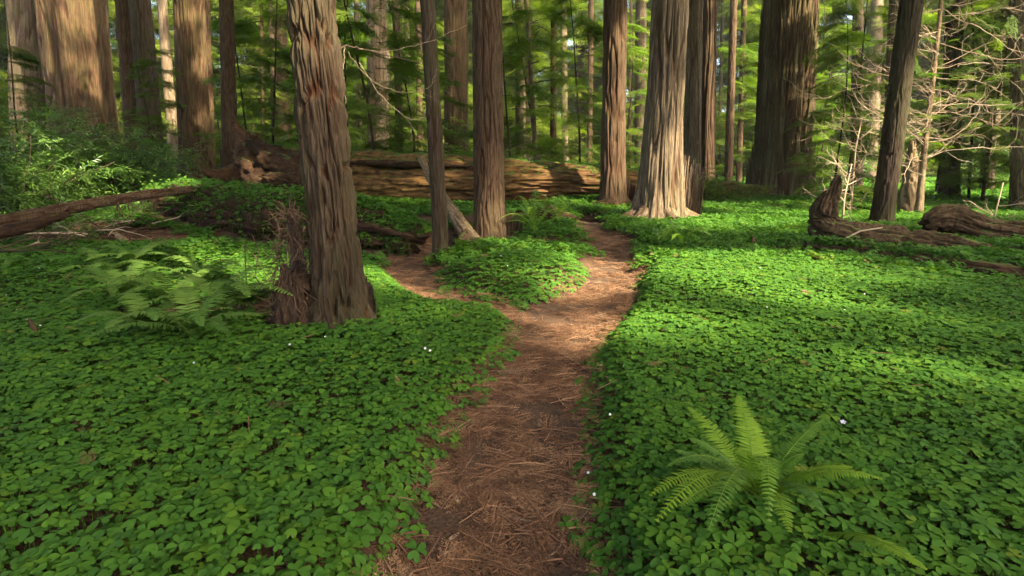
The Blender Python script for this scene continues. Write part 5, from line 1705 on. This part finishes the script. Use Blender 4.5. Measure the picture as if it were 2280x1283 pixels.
for q, (u0, v0, u1, v1, t) in enumerate([(545, 545, 615, 640, 5.2), (640, 560, 600, 470, 5.0), (590, 650, 560, 520, 5.0), (655, 560, 700, 470, 4.7), (640, 740, 625, 470, 4.2)]):
    g = Geo(); a, b = P(u0, v0, t), P(u1, v1, t + 0.15)
    tube(g, np.array([a, a * .66 + b * .34 + rd.gauss(0, .02), a * .33 + b * .67 + rd.gauss(0, .02), b]), [0.005, 0.0045, 0.004, 0.002], 4)
    g0 = np.array([a[0], a[1], H1(a[0], a[1])])
    tube(g, [g0, g0 * .5 + a * .5 + rd.gauss(0, .01), a], [0.006, 0.0055, 0.005], 4)
    tag(link('bare_plant', g.mesh('bare_plant', M['dry'])), ['thin bare dead stem slanting down to the fibrous stump', 'bare dead stem leaning above the feathery ferns', 'thin dead stem rising from the feathery fern patch', 'bare dead stem crossing before the leaning redwood', 'tall bare dead stem right beside the fibrous stump'][q], 'stem', 'bare stems by the stump')

# white sorrel flowers
def petal_mesh():
    g = Geo()
    g.add([(0, 0, 0), (0.006, 0.0035, 0.002), (0.012, 0.005, 0.003), (0.0155, 0.0, 0.001), (0.012, -0.005, 0.003), (0.006, -0.0035, 0.002)], [(0, 1, 5), (1, 4, 5), (1, 2, 4), (2, 3, 4)], None, 0.5)
    return g.mesh('petal', M['petal'], True)


PM = petal_mesh()
g = Geo(); tube(g, [(0, 0, -0.12), (0.004, 0, -0.05), (0, 0, 0)], [0.0012, 0.0011, 0.001], 4, 0.3)
SM = g.mesh('stalk', M['sorrel'])
FL = [(1877, 941, 'open white sorrel flower beside the lush sword fern', 1.5), (1310, 1053, 'small white flower bud at the trail edge', 0.8), (1323, 1101, 'small white flower low at the trail edge', 0.8),
      (1358, 923, 'tiny white flower in the bank over the trail', 0.8), (947, 776, 'white flower in the sorrel above the trail bend', 1.0), (958, 781, 'second white flower above the trail bend', 1.0)]
FG = [(100, 608), (88, 597), (14, 657), (37, 690), (62, 712), (90, 725), (432, 808), (645, 767), (1693, 597), (1760, 540), (1772, 541), (1880, 690), (1708, 684), (1115, 570), (1130, 592),
      (724, 750), (1925, 655)]
for q, (u, v, lab, s) in enumerate(FL + [(a, b, None, 0.8) for a, b in FG]):
    p = G(u, v, 0.16); p = P(u, v, p[1] / ray(u, v)[1])
    root = thing('sorrel_flower', p, lab or 'tiny white flower dotting the sorrel', 'flower', None if lab else 'tiny white sorrel flowers')
    root.rotation_euler = (rd.uniform(0.2, 0.9), rd.gauss(0, 0.2), rd.gauss(0, 0.3)); root.scale = (s * 0.55,) * 3
    link('stalk', SM, root)
    for k in range(5):
        o = link('petal', PM, root); o.rotation_euler = (0, -0.25, k * 2 * math.pi / 5)

# ------------------------------------------------------------------ unseen canopy added for shade, gaps cut along sun rays to chosen spots
def spots():  # points that the added canopy leaves open to the sun
    S = []
    def gp(u, v, r, lift=0.12): S.append((G(u, v, lift) + np.array([0, 0, lift]), r))
    def tp(key, v, r, du=0):
        d = TREES[key]
        zb = P(d['base'][0] / d['t'] * FPX + CX, v, d['t'])[2]
        p = d['base'] + d['axis'] * (zb - d['base'][2]); p[0] += du
        S.append((p, r))
    gp(455, 572, 0.6); gp(390, 590, 0.3); gp(868, 628, 0.2); gp(1230, 580, 0.3); gp(1060, 580, 0.25); gp(1385, 592, 0.35, 0.0); gp(1330, 690, 0.14, 0.0)
    gp(1540, 632, 0.45); gp(1640, 618, 0.15); gp(1740, 600, 0.25); gp(1870, 720, 0.05); gp(1980, 740, 0.15); gp(2090, 765, 0.10); gp(2200, 790, 0.12); gp(1700, 700, 0.0)
    gp(1610, 486, 1.1); gp(1700, 480, 0.8); gp(1560, 490, 0.6); gp(1780, 478, 0.7); gp(1490, 500, 0.4); gp(2160, 800, 0.2); gp(1800, 560, 0.3)
    gp(2190, 470, 0.9); gp(1930, 470, 0.6); gp(2050, 485, 0.5); gp(1205, 820, 0.10, 0.0); gp(60, 500, 0.4); gp(430, 420, 0.7); gp(540, 412, 0.6); gp(1170, 470, 0.4)
    gp(1160, 540, 0.15); gp(1290, 470, 0.3)
    for v in (60, 130, 200, 260, 330, 390, 440): tp('T5', v, 0.42, random.uniform(-0.2, 0.4))
    tp('T5', 470, 0.6)
    for v in (160, 300, 400): tp('T4', v, 0.35, 0.2)
    tp('T4', 60, 0.3, 0.2)
    for v in (110, 270, 330): tp('T13', v, 0.35, 0.2)
    for v, du in ((60, -0.8), (140, -1.0), (310, 0.7)): tp('T10', v, 0.05, du)
    tp('T3', 490, 0.18, -0.2);  
    for v, du in ((40, 0.6), (130, -0.4), (220, 0.9), (310, 0.2), (380, -0.5)): tp('T7', v, 0.45, du)
    for v in (60, 180, 300): tp('T6a', v, 0.35); tp('T6b', v, 0.35)
    for v in (60, 200, 320): tp('B2', v, 0.3); tp('B1', v, 0.4)
    for u, v, r in ((1290, 395, 0.5), (1320, 410, 0.4), (1235, 415, 0.35), (1150, 400, 0.3), (1255, 390, 0.3), (960, 400, 0.3), (870, 410, 0.25)): S.append((P(u, v, LT - 0.6), r))
    for q in range(26): S.append((P(random.uniform(1960, 2270), random.uniform(30, 450), tD), 0.6))
    for u, v, r in ((140, 330, 0.4), (60, 290, 0.3), (260, 330, 0.3), (330, 380, 0.3), (200, 400, 0.2)): S.append((P(u, v, 12.0), r))
    for u, v in ((1880, 420), (1860, 370), (1920, 200), (1900, 270), (1950, 120)): S.append((P(u, v, 13.5), 0.5))
    return S


def canopy():
    me = []
    for s in range(4):
        f, l = crown_geo(700 + s, SPR_FAR, -0.5, 0.5, 4, 1.3, 3, 0.55, 0.2, 0.1, 0.9, 0.02)
        me.append(f.mesh('shade_canopy_branch', M['needle_far']))
    S = spots()
    n = 8200
    x, y = rng.uniform(-32, 15, n), rng.uniform(-3, 33, n)
    k = (y < 22) | (rng.random(n) < np.where(x < -3, 0.9, 0.2))
    x, y = x[k], y[k]
    n = len(x)
    h = rng.uniform(12, 19, n)
    p = np.stack([x, y, np.zeros(n)], 1) + SUN * (h / SUN[2])[:, None]
    ok = np.ones(n, bool)
    for c, r in S:
        w = p - c
        al = w @ SUN
        dist = np.linalg.norm(w - al[:, None] * SUN, axis=1)
        ok &= ~((al > 0) & (dist < r + 0.80 * rng.uniform(0.6, 1.15, n)))  # clears foliage along the sun ray to this spot
    p = p[ok]
    n = len(p)
    scatter('added_shade_canopy', me, p, np.stack([rng.normal(0, .4, n), rng.normal(0, .4, n), rng.random(n) * 6.28], 1), rng.uniform(0.7, 1.2, n), rng.integers(0, 4, n),
            'unseen branches added overhead to shade the grove, gaps cut for sun spots', 'added shade canopy')


canopy()


# ------------------------------------------------------------------ thin sunlit air under the trees
def air():
    m, nt, out = nodes('haze')
    v = nd(nt, 'ShaderNodeVolumePrincipled', Density=0.00035, Anisotropy=0.2)
    v.inputs['Color'].default_value = (0.96, 0.97, 0.90, 1)
    nt.links.new(v.outputs[0], out.inputs['Volume'])
    x0, x1, y0, y1, z0, z1 = -150, 150, -40, 150, -3.5, 52
    V = [(x, y, z) for x in (x0, x1) for y in (y0, y1) for z in (z0, z1)]
    tag(link('haze', new_mesh('haze', V, [np.array([(0, 1, 3, 2), (4, 6, 7, 5), (0, 4, 5, 1), (2, 3, 7, 6), (0, 2, 6, 4), (1, 5, 7, 3)])], m)), 'thin sunlit air between the far trunks', 'haze', kind='stuff')


air()
